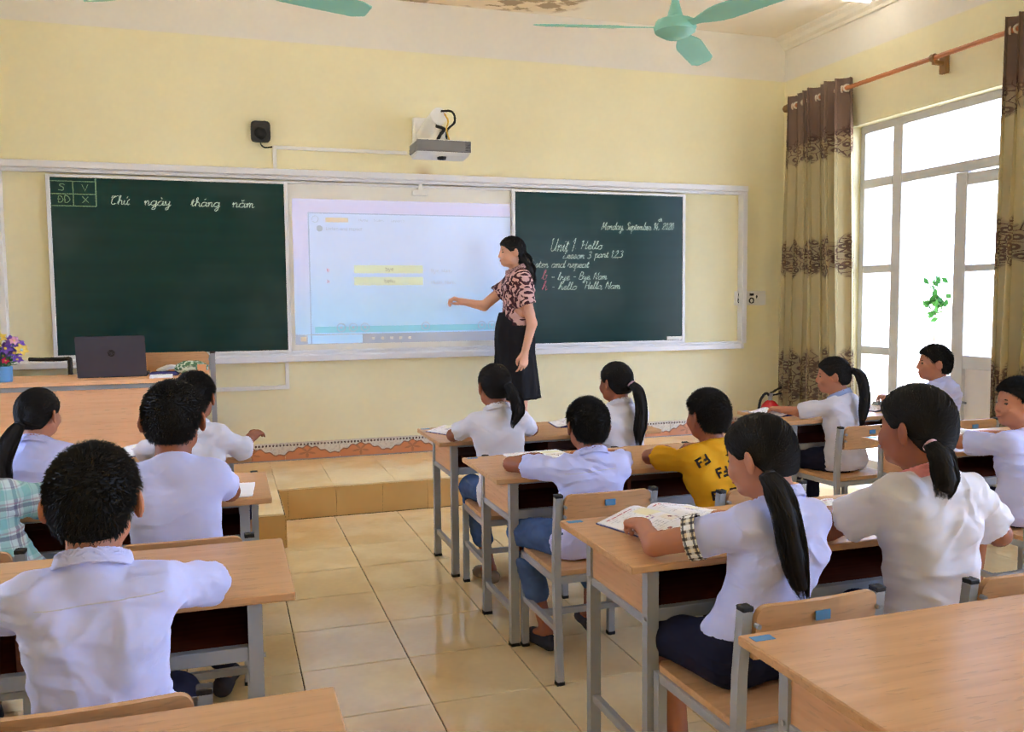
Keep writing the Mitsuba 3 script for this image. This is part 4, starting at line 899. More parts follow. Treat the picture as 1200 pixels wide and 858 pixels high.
def hand_mesh(wrist, d, up, side, curl, s, h=0.0032, index=None):
    """A hand of five fingers: wrist point, pointing direction, direction of its back, side -1 left or +1 right, curl 0..1."""
    X = unit(d); Zv = unit(np.asarray(up) - X * (np.asarray(up) @ X)); Yv = np.cross(Zv, X) * side
    def w(p): return np.asarray(wrist) + s * (p[0] * X + p[1] * Yv + p[2] * Zv)
    ops = []; mcp = [(.088, .030, 0), (.093, .010, .003), (.088, -.011, .002), (.078, -.030, -.002)]
    ops.append(RC(w((-.03, 0, 0)), w((.02, 0, 0)), .025 * s, .022 * s))
    for i, m in enumerate(mcp): ops.append(RC(w((.0, m[1] * .55, 0)), w(m), .014 * s, .0115 * s, .016 * s))
    ops.append(RC(w((.03, .02, -.008)), w((.055, .0, -.006)), .016 * s, .014 * s, .015 * s))
    for i, (m, L) in enumerate(zip(mcp, (.072, .080, .074, .058))):
        c = (curl if index is None or i > 0 else index) * (1 + 0.06 * i); p = np.array(m); ang = 0; r = (.0090, .0094, .0088, .0078)[i]
        for f, b in ((.45, 1.15), (.32, 1.4), (.25, .9)):
            ang += c * b + 0.08; q = p + L * f * np.array([math.cos(ang), (i - 1.4) * -.05, -math.sin(ang)]); ops.append(RC(w(p), w(q), r * s, (r - .0009) * s, .0025 * s)); p = q; r -= .0008
    t0, t1 = (.018, .026, -.008), (.052, .050 - .012 * curl, -.016 - .008 * curl); t2 = (.078, .052 - .03 * curl, -.022 - .016 * curl); t3 = (.098 - .012 * curl, .047 - .042 * curl, -.026 - .02 * curl)
    ops += [RC(w(t0), w(t1), .015 * s, .0115 * s, .010 * s), RC(w(t1), w(t2), .0112 * s, .010 * s, .003 * s), RC(w(t2), w(t3), .010 * s, .008 * s, .003 * s)]
    return mesh_sdf(ops, h)
def to_manifold(m):
    return m3.Manifold(m3.Mesh(np.asarray(m.vertices, np.float32), np.asarray(m.faces, np.uint32)))
def join(a, others):
    """One continuous surface of a body and its hands."""
    try:
        A = to_manifold(a)
        if A.status() != m3.Error.NoError: raise ValueError
        for o in others:
            B = to_manifold(o)
            if B.status() != m3.Error.NoError: raise ValueError
            A = A + B
        q = A.to_mesh(); return trimesh.Trimesh(q.vert_properties[:, :3], q.tri_verts, process=False)
    except Exception:
        return cat(a, *others)
def strands(paths, r0, r1):
    """Hair: three-sided tapering tubes along (n, s, 3) paths."""
    n, s = paths.shape[:2]; t = np.gradient(paths, axis=1); t /= np.linalg.norm(t, axis=2, keepdims=True) + 1e-9
    ref = np.where(np.abs(t[..., 2:3]) > 0.9, np.array([1.0, 0, 0]), np.array([0, 0, 1.0])); u = np.cross(t, ref); u /= np.linalg.norm(u, axis=2, keepdims=True) + 1e-9; v = np.cross(t, u)
    r = (r0 + (r1 - r0) * np.linspace(0, 1, s))[None, :, None]
    V = np.stack([paths + r * (math.cos(a) * u + math.sin(a) * v) for a in (0, 2.094, 4.189)], 2).reshape(-1, 3)
    b = (np.arange(n)[:, None] * s + np.arange(s - 1)[None]).reshape(-1) * 3; F = []
    for j in range(3):
        k = (j + 1) % 3; F += [np.stack([b + j, b + k, b + 3 + k], 1), np.stack([b + j, b + 3 + k, b + 3 + j], 1)]
    return trimesh.Trimesh(V, np.concatenate(F), process=False)

def mats_people():
    mat('skin_tan', srgb(176, 116, 88), 0.5, 0.35); mat('skin_brown', srgb(140, 84, 60), 0.5, 0.35); mat('skin_fair', srgb(214, 160, 134), 0.5, 0.35)
    def hair(p, n, uv): return mi.Color3f(0.006, 0.005, 0.005) * (0.7 + 0.7 * noise(p.x * 90, p.y * 90, p.z * 40))
    mat('hair_black', hair, 0.6, 0.2)
    mat('hair_strand', (0.007, 0.006, 0.006), 0.6, 0.2)
    mat('shirt_white', lambda p, n, uv: mix(srgb(188, 191, 232), srgb(200, 203, 242), fbm(p.x * 9, p.y * 9, p.z * 9, 3)), 0.85, 0.15, sheen=0.2)
    mat('shirt_cream', lambda p, n, uv: mix(srgb(206, 202, 208), srgb(220, 216, 222), fbm(p.x * 7, p.y * 7, p.z * 7, 3)), 0.85, 0.15, sheen=0.2)
    mat('shirt_grey', lambda p, n, uv: mix(srgb(206, 204, 214), srgb(220, 218, 228), fbm(p.x * 8, p.y * 8, p.z * 8, 3)), 0.85, 0.15, sheen=0.2)
    mat('shirt_yellow', srgb(216, 158, 36), 0.85, 0.15); mat('print_black', srgb(40, 26, 24), 0.8, 0.2)
    def plaid(p, n, uv):
        u, v = uv.x * 12, uv.y * 12
        a, b = u - dr.floor(u), v - dr.floor(v)
        def st(t, c, w): return smoothstep(w + .02, w - .02, dr.abs(t - c))
        c = mi.Color3f(srgb(206, 222, 224)); teal = mi.Color3f(srgb(110, 180, 180)); nav = mi.Color3f(srgb(64, 60, 110)); red = mi.Color3f(srgb(160, 90, 120))
        for t in (a, b): c = mix(c, teal, 0.55 * st(t, 0.72, 0.17)); c = mix(c, nav, 0.6 * st(t, 0.25, 0.07)); c = mix(c, red, 0.4 * st(t, 0.40, 0.03)); c = mix(c, nav, 0.3 * st(t, 0.95, 0.02))
        return c
    mat('shirt_plaid', plaid, 0.85, 0.15)
    def band(p, n, uv):
        u, v = uv.x * 1.0, uv.y
        def st(t, c, w): return smoothstep(w + .02, w - .02, dr.abs(t - c))
        a = u * 9; a = a - dr.floor(a); c = mi.Color3f(srgb(214, 200, 176)); k = mi.Color3f(srgb(28, 30, 50)); wv = mi.Color3f(srgb(240, 240, 240))
        c = mix(c, wv, st(a, 0.5, 0.16)); c = mix(c, k, 0.85 * st(a, 0.22, 0.09)); c = mix(c, k, 0.85 * st(a, 0.78, 0.09))
        return mix(mix(c, wv, 0.6 * st(v, 0.5, 0.12)), k, 0.8 * dr.clip(st(v, 0.2, 0.08) + st(v, 0.85, 0.08), 0, 1))
    mat('check_band', band, 0.8, 0.2)
    mat('denim_blue', lambda p, n, uv: mix(srgb(46, 66, 104), srgb(76, 100, 140), fbm(p.x * 25, p.y * 25, p.z * 25, 3)), 0.85, 0.15)
    mat('cloth_navy', srgb(22, 24, 44), 0.85, 0.15); mat('cloth_black', srgb(20, 20, 26), 0.8, 0.2); mat('shoe_dark', srgb(30, 32, 46), 0.6, 0.3); mat('shoe_tan', srgb(120, 104, 86), 0.6, 0.3)
    mat('collar_blue', srgb(150, 166, 206), 0.8, 0.2); mat('collar_pink', srgb(232, 150, 146), 0.8, 0.2); mat('eye_dark', srgb(24, 18, 16), 0.15, 0.6); mat('lip', srgb(170, 96, 84), 0.45, 0.4); mat('hair_tie', srgb(190, 150, 160), 0.5, 0.4); mat('tie_black', srgb(20, 18, 22), 0.6, 0.3)
    def blouse(p, n, uv):
        q = fbm(uv.x * 44, uv.y * 30, 2.0, 2); w = noise(uv.x * 95 + q * 4, uv.y * 44, 5.0)
        return mix(srgb(206, 164, 160), srgb(58, 22, 34), smoothstep(0.45, 0.52, 0.6 * w + 0.4 * q))
    mat('blouse_print', blouse, 0.7, 0.3)
mats_people()

def head_ops(c, R, s, neck):
    def w(x, y, z): return c + R @ (s * np.array([x, y, z]))
    A = []
    A.append(EL(w(0, -.008, .015), np.array([.071, .086, .077]) * s, 0, R)); A.append(EL(w(0, .022, -.036), np.array([.054, .060, .066]) * s, .03 * s, R))
    A.append(EL(w(0, .056, -.085), np.array([.022, .020, .016]) * s, .03 * s, R)); A.append(RC(w(-.035, .02, -.07), w(.035, .02, -.07), .022 * s, .022 * s, .03 * s))
    for sx in (-1, 1): A.append(EL(w(sx * .034, .055, -.036), np.array([.022, .022, .022]) * s, .02 * s, R))
    for sx in (-1, 1): A.append(EL(w(sx * .030, .086, -.004), np.array([.017, .012, .011]) * s, .012 * s, R, 's'))
    A.append(RC(w(0, .078, .0), w(0, .090, -.032), .007 * s, .0105 * s, .010 * s)); A.append(RC(w(-.010, .082, -.034), w(.010, .082, -.034), .007 * s, .007 * s, .006 * s))
    A.append(EL(w(0, .078, -.058), np.array([.021, .010, .006]) * s, .006 * s, R)); A.append(EL(w(0, .077, -.067), np.array([.017, .010, .006]) * s, .005 * s, R))
    for sx in (-1, 1):
        Re = R @ rotz(sx * 0.62) @ rotx(-0.15); A.append(EL(w(sx * .083, -.014, -.012), np.array([.0075, .021, .032]) * s, .006 * s, Re)); A.append(EL(w(sx * .089, -.004, -.010), np.array([.006, .011, .018]) * s, .004 * s, Re, 's'))
    A.append(RC(w(0, -.020, -.045), neck, .046 * s, .050 * s, .03 * s))
    return A
SKULL = np.array([.071, .086, .077])
def hair_cap(c, R, s, kind, seed, vol=0.011):
    """The mass of hair on the skull, its hairline cut as the style asks."""
    ops = [EL(c + R @ (s * np.array([0, -.008, .017])), (SKULL + [vol, vol, vol + .004]) * s, 0, R)]
    ops.append(EL(c + R @ (s * np.array([0, -.048, -.030])), np.array([.058, .045, .052]) * s, .03 * s, R))
    def line(X, Y, Z):
        dx, dy, dz = X - c[0], Y - c[1], Z - c[2]
        y = (R[0, 1] * dx + R[1, 1] * dy + R[2, 1] * dz) / s; z = (R[0, 2] * dx + R[1, 2] * dy + R[2, 2] * dz) / s; x = (R[0, 0] * dx + R[1, 0] * dy + R[2, 0] * dz) / s
        if kind == 'short': zl = np.interp(y, [-.1, -.045, -.030, -.008, .012, .028, .05, .075, .1], [-.070, -.072, -.03, .012, .000, .022, .040, .056, .062])
        else: zl = np.interp(y, [-.1, -.05, -.030, -.008, .02, .04, .06, .08, .1], [-.060, -.062, -.034, .002, -.004, .016, .036, .054, .062])
        return (zl - z) * 0.75 * s
    ops.append(('i', .006 * s, ('fn', line)))
    return mesh_sdf(ops, 0.005)
def hair_spikes(cap, c, R, n, L, seed):
    g = np.random.default_rng(seed); p, f = trimesh.sample.sample_surface(cap, n, seed=seed); nm = cap.face_normals[f]
    ok = (nm @ R[:, 2] > -0.75); p, nm = p[ok], nm[ok]; n = len(p)
    down = R @ np.array([0, -0.35, -0.9]); q = R.T @ (p - c).T
    flow = down[None] + 0.9 * np.where(q[2][:, None] > .05, (R @ np.array([0.15, 0.9, 0.3]))[None], 0) + g.normal(size=(n, 3)) * 0.35
    flow -= nm * (flow * nm).sum(1, keepdims=True); flow /= np.linalg.norm(flow, axis=1, keepdims=True) + 1e-9
    l = L * g.uniform(.6, 1.2, (n, 1)); paths = np.stack([p - nm * .003, p + nm * .5 * l + flow * l * .4, p + nm * .85 * l + flow * l * .75], 1)
    return strands(paths, .0017, .0003)
def hair_swept(cap, c, R, s, tie, n, seed):
    """Strands combed over the cap towards the tie."""
    g = np.random.default_rng(seed); p, f = trimesh.sample.sample_surface(cap, n, seed=seed); nm = cap.face_normals[f]; ok = (nm @ (R @ np.array([0, 0, 1.0]))) > -0.5; p = p[ok]
    o = c + R @ (s * np.array([0, -.008, .005])); a = p - o; ra = np.linalg.norm(a, axis=1, keepdims=True); a = a / ra; b = unit(tie - o); rb = np.linalg.norm(tie - o)
    th = np.arccos(np.clip(a @ b, -1, 1))[:, None]; S = 9; path = []
    ok = (th[:, 0] < 2.7) & (th[:, 0] > 0.1); a, ra, th = a[ok], ra[ok], th[ok]
    for t in np.linspace(0, 1, S):
        d = (np.sin((1 - t) * th) * a + np.sin(t * th) * b) / np.sin(th); path.append(o + d)
    P = np.stack(path, 1); tri = cap.vertices
    # radius of the cap along each direction
    dirs = tri - o; rad = np.linalg.norm(dirs, axis=1); from_kd = __import__('scipy.spatial').spatial.cKDTree(dirs / rad[:, None]); dd = (P - o).reshape(-1, 3); dn = dd / np.linalg.norm(dd, axis=1, keepdims=True)
    _, i = from_kd.query(dn, k=3); r = rad[i].mean(1) + g.uniform(-.0005, .0022, P.shape[0]).repeat(S)
    P = o + (dn * r[:, None]).reshape(P.shape); P[:, -1] = P[:, -1] * 0.5 + tie * 0.5
    return strands(P, .0014, .0012)
def hair_tail(pts, radii, n, seed, wav=0.0, flat=0.75):
    g = np.random.default_rng(seed); C = spline(pts, 6); m = len(C); Rr = np.interp(np.linspace(0, 1, m), np.linspace(0, 1, len(radii)), radii)
    t = np.gradient(C, axis=0); t /= np.linalg.norm(t, axis=1, keepdims=True); u = unit(np.cross(t.mean(0), [0.05, 1, 0.02])); v = np.cross(t, u); v /= np.linalg.norm(v, axis=1, keepdims=True); u = np.cross(v, t)
    a = g.uniform(0, 2 * PI, n); q = np.sqrt(g.uniform(0.35, 1, n)); E = g.uniform(0.72, 1.04, n); P = []
    for j in range(m):
        tj = j / (m - 1) * E; idx = tj * (m - 1); i0 = np.clip(idx.astype(int), 0, m - 2); fr_ = (idx - i0)[:, None]
        base = C[i0] * (1 - fr_) + C[i0 + 1] * fr_; rr = np.interp(tj, np.linspace(0, 1, m), Rr); aa = a + 0.5 * np.sin(3 * tj + a); wob = 1 + wav * np.sin(tj * 22 + a * 2)
        P.append(base + (rr * q * wob)[:, None] * (np.cos(aa)[:, None] * u[j] + flat * np.sin(aa)[:, None] * v[j]))
    core = tube(C[: m - 2], np.maximum(Rr[: m - 2] * 0.78, .002), 10)
    return core, strands(np.stack(P, 1), .0016, .0005)
def wrinkle(m, amp, seed, fx=(9, 9, 17), two=True):
    """Cloth folds: broad billows, and ridged creases that bend with a slow warp."""
    n = np.array(m.vertex_normals); p = np.array(m.vertices)
    wp = meshkit.fbm(p * 5 + seed, 2)[:, None] - .5
    d = amp * 1.3 * (meshkit.fbm(p * fx + 1.6 * wp + seed * 3.3, 3) - .5) * 2
    if two:
        for a, b, c, w in ((16, 6, 9, 1.0), (7, 7, 24, .8), (13, 13, -15, .8)):
            q = np.stack([p[:, 0] * a + p[:, 2] * c * .5, p[:, 1] * b + seed, p[:, 2] * abs(c) - p[:, 0] * a * .35], 1) + 2.2 * wp
            r = np.abs(meshkit.noise(q + seed * 7.7) - .5) * 2; mask = np.clip((meshkit.noise(p * 6 + seed * 1.9 + a) - .35) * 2.5, 0, 1)
            d = d + amp * w * mask * np.clip(1 - r * 3.0, 0, 1)
    m.vertices = p + n * d[:, None]; return m

def person(label, hip, head, face=0.0, torso=0.0, nod=0.0, tilt=0.0, s=1.0, skin='skin_brown', shirt='shirt_white', style='tee', collar=None, bottom=('shorts', 'cloth_navy'), hair='short', tie=None, tail=None, tailr=None, el=None, wr=None, sleeve=0.78,
           knee=None, ank=None, desk_box=None, chair_y=None, seat=0.4045, seed=1, curl=(0.5, 0.5), shoe='shoe_dark', hands=(True, True), standing=False, hd=(None, None), band=False, hem=None, wide=1.0, vol=.011, hup=(None, None), puff=0.0, amp=.0075, flip=None, hs=None):
    """hip (x, y); head (x, y, top z); face and torso yaw in degrees (0 faces the boards, positive to the left)."""
    k = thing('person', label, 'person'); Rt = rotz(math.radians(torso)); Rh = rotz(math.radians(face)) @ rotx(math.radians(-nod)) @ roty(math.radians(tilt)); hs = hs or s
    hc = np.array([head[0], head[1], head[2] - .107 * hs]); P0 = np.array([hip[0], hip[1], seat + .085 * s])
    def W(o, x, y, z): return o + Rt @ (s * np.array([x, y, z]))
    nb = hc + Rh @ (hs * np.array([0, -.026, -.085])) + np.array([0, 0, -.042 * s]) + Rt @ np.array([0, -.012, 0]); nb = nb
    chest = W(nb, 0, -.005, -.12); sw = .110 * wide
    SH = [W(nb, -sw, -.004, -.052), W(nb, sw, -.004, -.052)]
    EL_ = [None, None]; WR = [None, None]
    for i, sg in ((0, -1), (1, 1)):
        EL_[i] = np.array(el[i], float) if el and el[i] is not None else SH[i] + Rt @ (s * np.array([sg * .075, .10, -.13])); 
        if not (el and el[i] is not None) and desk_box is not None: EL_[i][2] = max(EL_[i][2], DZ + .030)
        WR[i] = np.array(wr[i], float) if wr and wr[i] is not None else EL_[i] + Rt @ (s * np.array([-sg * .10, .13, .0]))
    HP = [W(P0, -(.042 if standing else .068), .0, -.015), W(P0, (.042 if standing else .068), .0, -.015)]
    if standing: KN = [np.array(q, float) for q in knee]; AN = [np.array(q, float) for q in ank]
    else:
        KN = [np.array(knee[i], float) if knee and knee[i] is not None else HP[i] + Rt @ (s * np.array([sg * .035, .27, 0])) * [1, 1, 0] + [0, 0, .405 + .046 * s - HP[i][2]] for i, sg in ((0, -1), (1, 1))]
        AN = [np.array(ank[i], float) if ank and ank[i] is not None else np.array([*(KN[i] + Rt @ (s * np.array([0, .02, 0])))[:2], .075]) for i in (0, 1)]
    fdir = [Rt @ np.array([0.15 * sg, 1, 0]) for sg in (-1, 1)]
    FT = []
    for i in (0, 1):
        t = AN[i] + unit(fdir[i]) * .115 * s; t[2] = max(AN[i][2] - .055, .022 + (PLAT if standing else 0)); FT.append(t)
    cuts = []
    if not standing: cuts.append(('s', .004, ('bx', [hip[0] - .3, hip[1] - .4, seat - .05], [hip[0] + .3, hip[1] + .235, seat])))
    if chair_y is not None: cuts.append(('s', .006, ('bx', [hip[0] - .3, chair_y - .3, .55], [hip[0] + .3, chair_y + .030, .69])))
    if desk_box is not None: cuts.append(('s', .003, ('bx', [desk_box[0], desk_box[1], DZ - .03], [desk_box[0] + DW, desk_box[1] + DD, DZ + .002])))
    # ---- body
    def torso_ops(e, hipk=1.0):
        o = []
        for sg in (-1, 1):
            o.append(RC(W(P0, sg * .046, 0, 0), W(chest, sg * .048, 0, 0), (.068 + e) * s if not standing else (.050 + e) * s, (.063 + e) * s, .05 * s)); o.append(RC(W(chest, sg * .048, 0, 0), W(nb, sg * .070, -.004, -.06), (.063 + e) * s, (.044 + e) * s, .05 * s))
            o.append(RC(W(nb, 0, .0, -.028), SH[0 if sg < 0 else 1], (.036 + e * .8) * s, (.037 + e) * s, .035 * s))
        return o
    A = torso_ops(0.0)
    for i in (0, 1):
        A.append(RC(SH[i], EL_[i], .038 * s, .031 * s, .02 * s)); A.append(RC(EL_[i], WR[i], .031 * s, .021 * s, .012 * s))
        A.append(RC(HP[i], KN[i], (.052 if standing else .066) * s, .046 * s, .03 * s)); m_ = KN[i] * .65 + AN[i] * .35; A.append(RC(KN[i], m_, .044 * s, .042 * s, .015 * s)); A.append(RC(m_, AN[i], .042 * s, .026 * s, .015 * s))
        A.append(RC(AN[i], FT[i], .028 * s, .022 * s, .02 * s))
    A += head_ops(hc, Rh, hs, nb); body = mesh_sdf(A + cuts, 0.0058)
    hm = []
    for i, sd in ((0, -1), (1, 1)):
        if hands[i]:
            d = unit(WR[i] - EL_[i]) if hd[i] is None else hd[i]
            hm.append(hand_mesh(WR[i], d, (0, 0, 1) if hup[i] is None else hup[i], sd, curl[i], .84 * s if not standing else .98, 0.0034))
    put(k + '__body', join(body, hm), skin, True)
    # ---- face
    def w(x, y, z): return hc + Rh @ (hs * np.array([x, y, z]))
    def face_el(nm, c, r, m):
        q = trimesh.creation.icosphere(2, 1.0); q.vertices = (q.vertices * np.array(r) * hs) @ Rh.T + c; part(k, nm, q, m, True)
    for sx in (-1, 1):
        face_el('eye', w(sx * .030, .0672, -.004), (.0115, .0085, .0055), 'eye_dark'); face_el('eyebrow', w(sx * .030, .0708, .013), (.015, .0045, .0026), 'hair_black')
    face_el('mouth', w(0, .0855, -.0625), (.017, .0042, .0042), 'lip')
    # ---- shirt
    e = .011 if not standing else .019; B = torso_ops(e)
    B.append(RC(W(nb, 0, -.002, -.03), nb + unit(hc - nb) * .035 * s, .062 * s, .058 * s, .025 * s))
    if not standing:
        B.append(RC(W(P0, -.06, -.004, -.02), W(P0, .06, -.004, -.02), (.086 + e * .6) * s, (.086 + e * .6) * s, .05 * s))
    if standing: B.append(RC(W(P0, -.03, 0, .02), W(P0, .03, 0, .02), .078 * s, .078 * s, .05 * s))
    ends = []
    for i in (0, 1):
        E = SH[i] + (EL_[i] - SH[i]) * min(sleeve, 1.0); ends.append(E)
        B.append(RC(SH[i], E, (.046) * s, (.046 + puff) * s, .025 * s))
        if sleeve > 1.0: B.append(RC(EL_[i], EL_[i] + (WR[i] - EL_[i]) * (sleeve - 1), .050 * s, .036 * s, .025 * s)); ends[i] = EL_[i] + (WR[i] - EL_[i]) * (sleeve - 1)
    for i in (0, 1):
        a0 = SH[i] if sleeve <= 1 else EL_[i]; dn = unit(ends[i] - a0); bb_ = (ends[i] - .12, ends[i] + .12)
        B.append(('s', .004, ('rc', ends[i] - dn * .006, ends[i] + dn * .08, .005, .005), (ends[i], ends[i])))
        c_ = ends[i].copy()
        def endcut(X, Y, Z, c=c_, d=dn, r=.085 * s): 
            pl = (X - c[0]) * d[0] + (Y - c[1]) * d[1] + (Z - c[2]) * d[2]
            q = np.sqrt((X - c[0]) ** 2 + (Y - c[1]) ** 2 + (Z - c[2]) ** 2) - r
            return np.maximum(pl * -1, q)
        B.append(('s', .003, ('fn', endcut), (c_ - .09, c_ + .09)))
        B.append(('s', .004, ('rc', c_ - dn * .018, c_ + dn * .05, (.037 + puff * .5) * s, (.038 + puff * .5) * s)))
    ndir = unit(hc + Rh @ (hs * np.array([0, -.02, -.05])) - nb); B.append(('i', .006, ('pl', W(nb, 0, 0, 0) + ndir * .012 * s, unit(ndir + Rt @ np.array([0, .35, 0]))), (nb - .12 * s, nb + np.array([.12, .12, .2]) * s)))
    hz = hem if hem is not None else seat + .012; B.append(('i', .005, ('pl', np.array([0, 0, hz]), np.array([0, 0, -1.0]))))
    sh = mesh_sdf(B + cuts, 0.0062); base = sh.copy(); wrinkle(sh, amp, seed)
    rel = (base.vertices - P0) @ Rt; uv = np.stack([rel[:, 0] + .35 * rel[:, 1], rel[:, 2]], 1)
    put(k + '__shirt', sh, shirt, True, uv=uv)
    if collar:
        c0, c1 = nb + ndir * -.014 * s, nb + ndir * .030 * s; cm = collar if isinstance(collar, str) else shirt
        C = [RC(c0, c1, .078 * s, .068 * s)]; C.append(('s', .003, ('rc', c0 - ndir * .03, c1 + ndir * .04, .073 * s, .061 * s))); C.append(('i', .003, ('pl', c1 - ndir * .004, unit(ndir + Rt @ np.array([0, .25, 0])))))
        C.append(('i', .003, ('pl', c0 + ndir * .004, -unit(ndir + Rt @ np.array([0, .3, 0])))))
        part(k, 'collar', mesh_sdf(C, 0.0036), cm, True)
    if band:
        for i in (0, 1):
            a0 = SH[i]; dn = unit(ends[i] - a0); n_ = 40; t = np.linspace(0, 1, 6); u_ = unit(np.cross(dn, [0, 0, 1])); v_ = np.cross(dn, u_); r_ = (.0535 + puff) * s; V = []; uvs = []
            for tt in t:
                for q in range(n_ + 1): a_ = 2 * PI * q / n_; V.append(ends[i] + dn * (.002 - .036 * s * (1 - tt)) + (r_ - .001 * tt) * (math.cos(a_) * u_ + math.sin(a_) * v_)); uvs.append([q / n_, tt])
            V = np.array(V); ii = np.arange(5)[:, None] * (n_ + 1) + np.arange(n_)[None]; F = np.concatenate([np.stack([ii, ii + 1, ii + n_ + 2], -1).reshape(-1, 3), np.stack([ii, ii + n_ + 2, ii + n_ + 1], -1).reshape(-1, 3)])
            kb = part(k + '__shirt', 'sleeve_band', trimesh.Trimesh(V, F, process=False), 'check_band', True, uv=np.array(uvs)); labels[kb] = {'label': 'checked sleeve band'}
    # ---- lower body
    Lw = []; kind, bm = bottom
    if not standing:
        Lw.append(RC(W(P0, -.05, -.002, -.012), W(P0, .05, -.002, -.012), .083 * s, .083 * s, .03 * s)); Lw.append(RC(W(P0, -.045, 0, .03), W(P0, .045, 0, .03), .070 * s, .070 * s, .02 * s))
        for i in (0, 1):
            end = KN[i] if kind != 'shorts' else HP[i] + (KN[i] - HP[i]) * .93
            Lw.append(RC(HP[i], end, .078 * s, .060 * s, .03 * s))
            if kind == 'trousers': Lw.append(RC(KN[i], KN[i] + (AN[i] - KN[i]) * .86, .056 * s, .044 * s, .015 * s))
            if kind == 'capri': Lw.append(RC(KN[i], KN[i] + (AN[i] - KN[i]) * .62, .056 * s, .052 * s, .015 * s))
        lm = wrinkle(mesh_sdf(Lw + cuts, 0.0065), .004, seed + 3); put(k + '__' + ('trousers' if kind != 'shorts' else 'shorts'), lm, bm, True)
    for i in (0, 1):
        dz = AN[i][2] - FT[i][2]; f0 = AN[i] + np.array([0, 0, -dz * .75]) - unit(fdir[i]) * .03 * s; S_ = [RC(f0, FT[i], .034 * s, .031 * s), EL(FT[i] + unit(fdir[i]) * .006, np.array([.037, .04, .026]) * s, .02 * s)]; zf = min(f0[2], FT[i][2]) - .022
        S_.append(('i', .003, ('pl', np.array([0, 0, max(.001 + (PLAT if standing else 0), zf - .01)]), np.array([0, 0, -1.0]))))
        part(k, 'shoe', mesh_sdf(S_, 0.006), shoe, True)
    # ---- hair
    cap = hair_cap(hc, Rh, hs, 'short' if hair == 'short' else 'long', seed, vol); kh = put(k + '__hair', cap, 'hair_black', True)
    if hair == 'short': part(k + '__hair', 'strands', hair_spikes(cap, hc, Rh, 5200, .011, seed), 'hair_strand', stuff=True)
    else:
        T = np.array(tie, float); part(k + '__hair', 'strands', hair_swept(cap, hc, Rh, hs, T, 750, seed), 'hair_strand', True, stuff=True)
        core, st = hair_tail([T] + [np.array(q, float) for q in tail], tailr, 420, seed, wav=.12 if hair == 'wavy' else .03)
        nm = 'ponytail' if hair == 'pony' else 'long_hair'; kt = put(k + '__' + nm, core, 'hair_black', True); part(kt, 'strands', st, 'hair_strand', True, stuff=True)
        if hair == 'pony':
            t2 = np.array(tail[0], float); tor = trimesh.creation.torus(tailr[0] * .8 + .002, .0045, 18, 8); tor.apply_transform(trimesh.geometry.align_vectors([0, 0, 1], unit(t2 - T))); tor.apply_translation(T + (t2 - T) * .12); part(k, 'hair_tie', tor, flip or 'tie_black', True)
    return dict(key=k, ops=B, P0=P0, Rt=Rt, nb=nb, base=base, SH=SH, Rh=Rh, hc=hc, ends=ends)

def d_box(x, y): return (x, y)
R1, R2, R3, FR1, FR2, L0, L1, L2 = (RX, 4.09), (RX, 3.155), (RX, 1.985), (FX, 4.09), (FX, 3.0), (-1.105, 4.0), (LXD, 3.14), (LXD, 2.08)
# front row of the right block
person('girl in a white blouse with a ponytail, seated in front of the teacher', (1.25, 3.90), (1.215, 3.98, 1.072), face=8, torso=4, s=.95, shirt='shirt_cream', collar=True, hair='pony', tie=(1.245, 3.885, .985), tail=[(1.275, 3.845, .93), (1.285, 3.83, .86), (1.255, 3.83, .79)], tailr=[.018, .032, .034, .010], el=[(1.03, 4.06, .728), (1.45, 4.10, .728)], wr=[(1.13, 4.22, .725), (1.38, 4.26, .725)], desk_box=R1, chair_y=3.69, seed=2, bottom=('capri', 'denim_blue'), shoe='shoe_tan', ank=[(1.20, 4.02, .06), (1.36, 4.00, .07)], knee=[(1.14, 4.15, .45), (1.36, 4.15, .45)])
person('girl in white with a long wavy ponytail, front row near the right chalkboard', (1.87, 3.90), (1.85, 3.98, 1.062), face=22, torso=2, s=.93, collar=True, hair='pony', tie=(1.885, 3.885, .965), tail=[(1.915, 3.85, .92), (1.92, 3.83, .82), (1.905, 3.82, .74), (1.90, 3.82, .66)], tailr=[.018, .030, .032, .034, .014], desk_box=R1, chair_y=3.69, seed=3, flip='hair_tie', sleeve=.45, shirt='shirt_grey')
# second row
wb_ = person('boy in a white short-sleeved shirt, second row, his left forearm on a book', (1.28, 3.02), (1.308, 3.07, .998), face=0, s=.93, collar=True, el=[(1.055, 3.24, .729), (1.535, 3.24, .729)], wr=[(1.18, 3.37, .726), (1.44, 3.36, .726)], desk_box=R2, chair_y=2.835, seed=4, bottom=('capri', 'denim_blue'), knee=[(1.10, 3.26, .45), (1.42, 3.24, .45)], ank=[(1.16, 3.13, .085), (1.38, 3.22, .10)], wide=1.05, sleeve=.72)
yb = person('boy in a yellow shirt printed with black letter motifs, second row', (1.87, 2.93), (1.80, 3.02, 1.015), face=14, torso=6, s=.93, shirt='shirt_yellow', el=[(1.635, 3.19, .729), (2.07, 3.19, .729)], wr=[(1.76, 3.33, .726), (1.97, 3.35, .726)], desk_box=R2, chair_y=2.71, seed=5, bottom=('shorts', 'cloth_navy'))
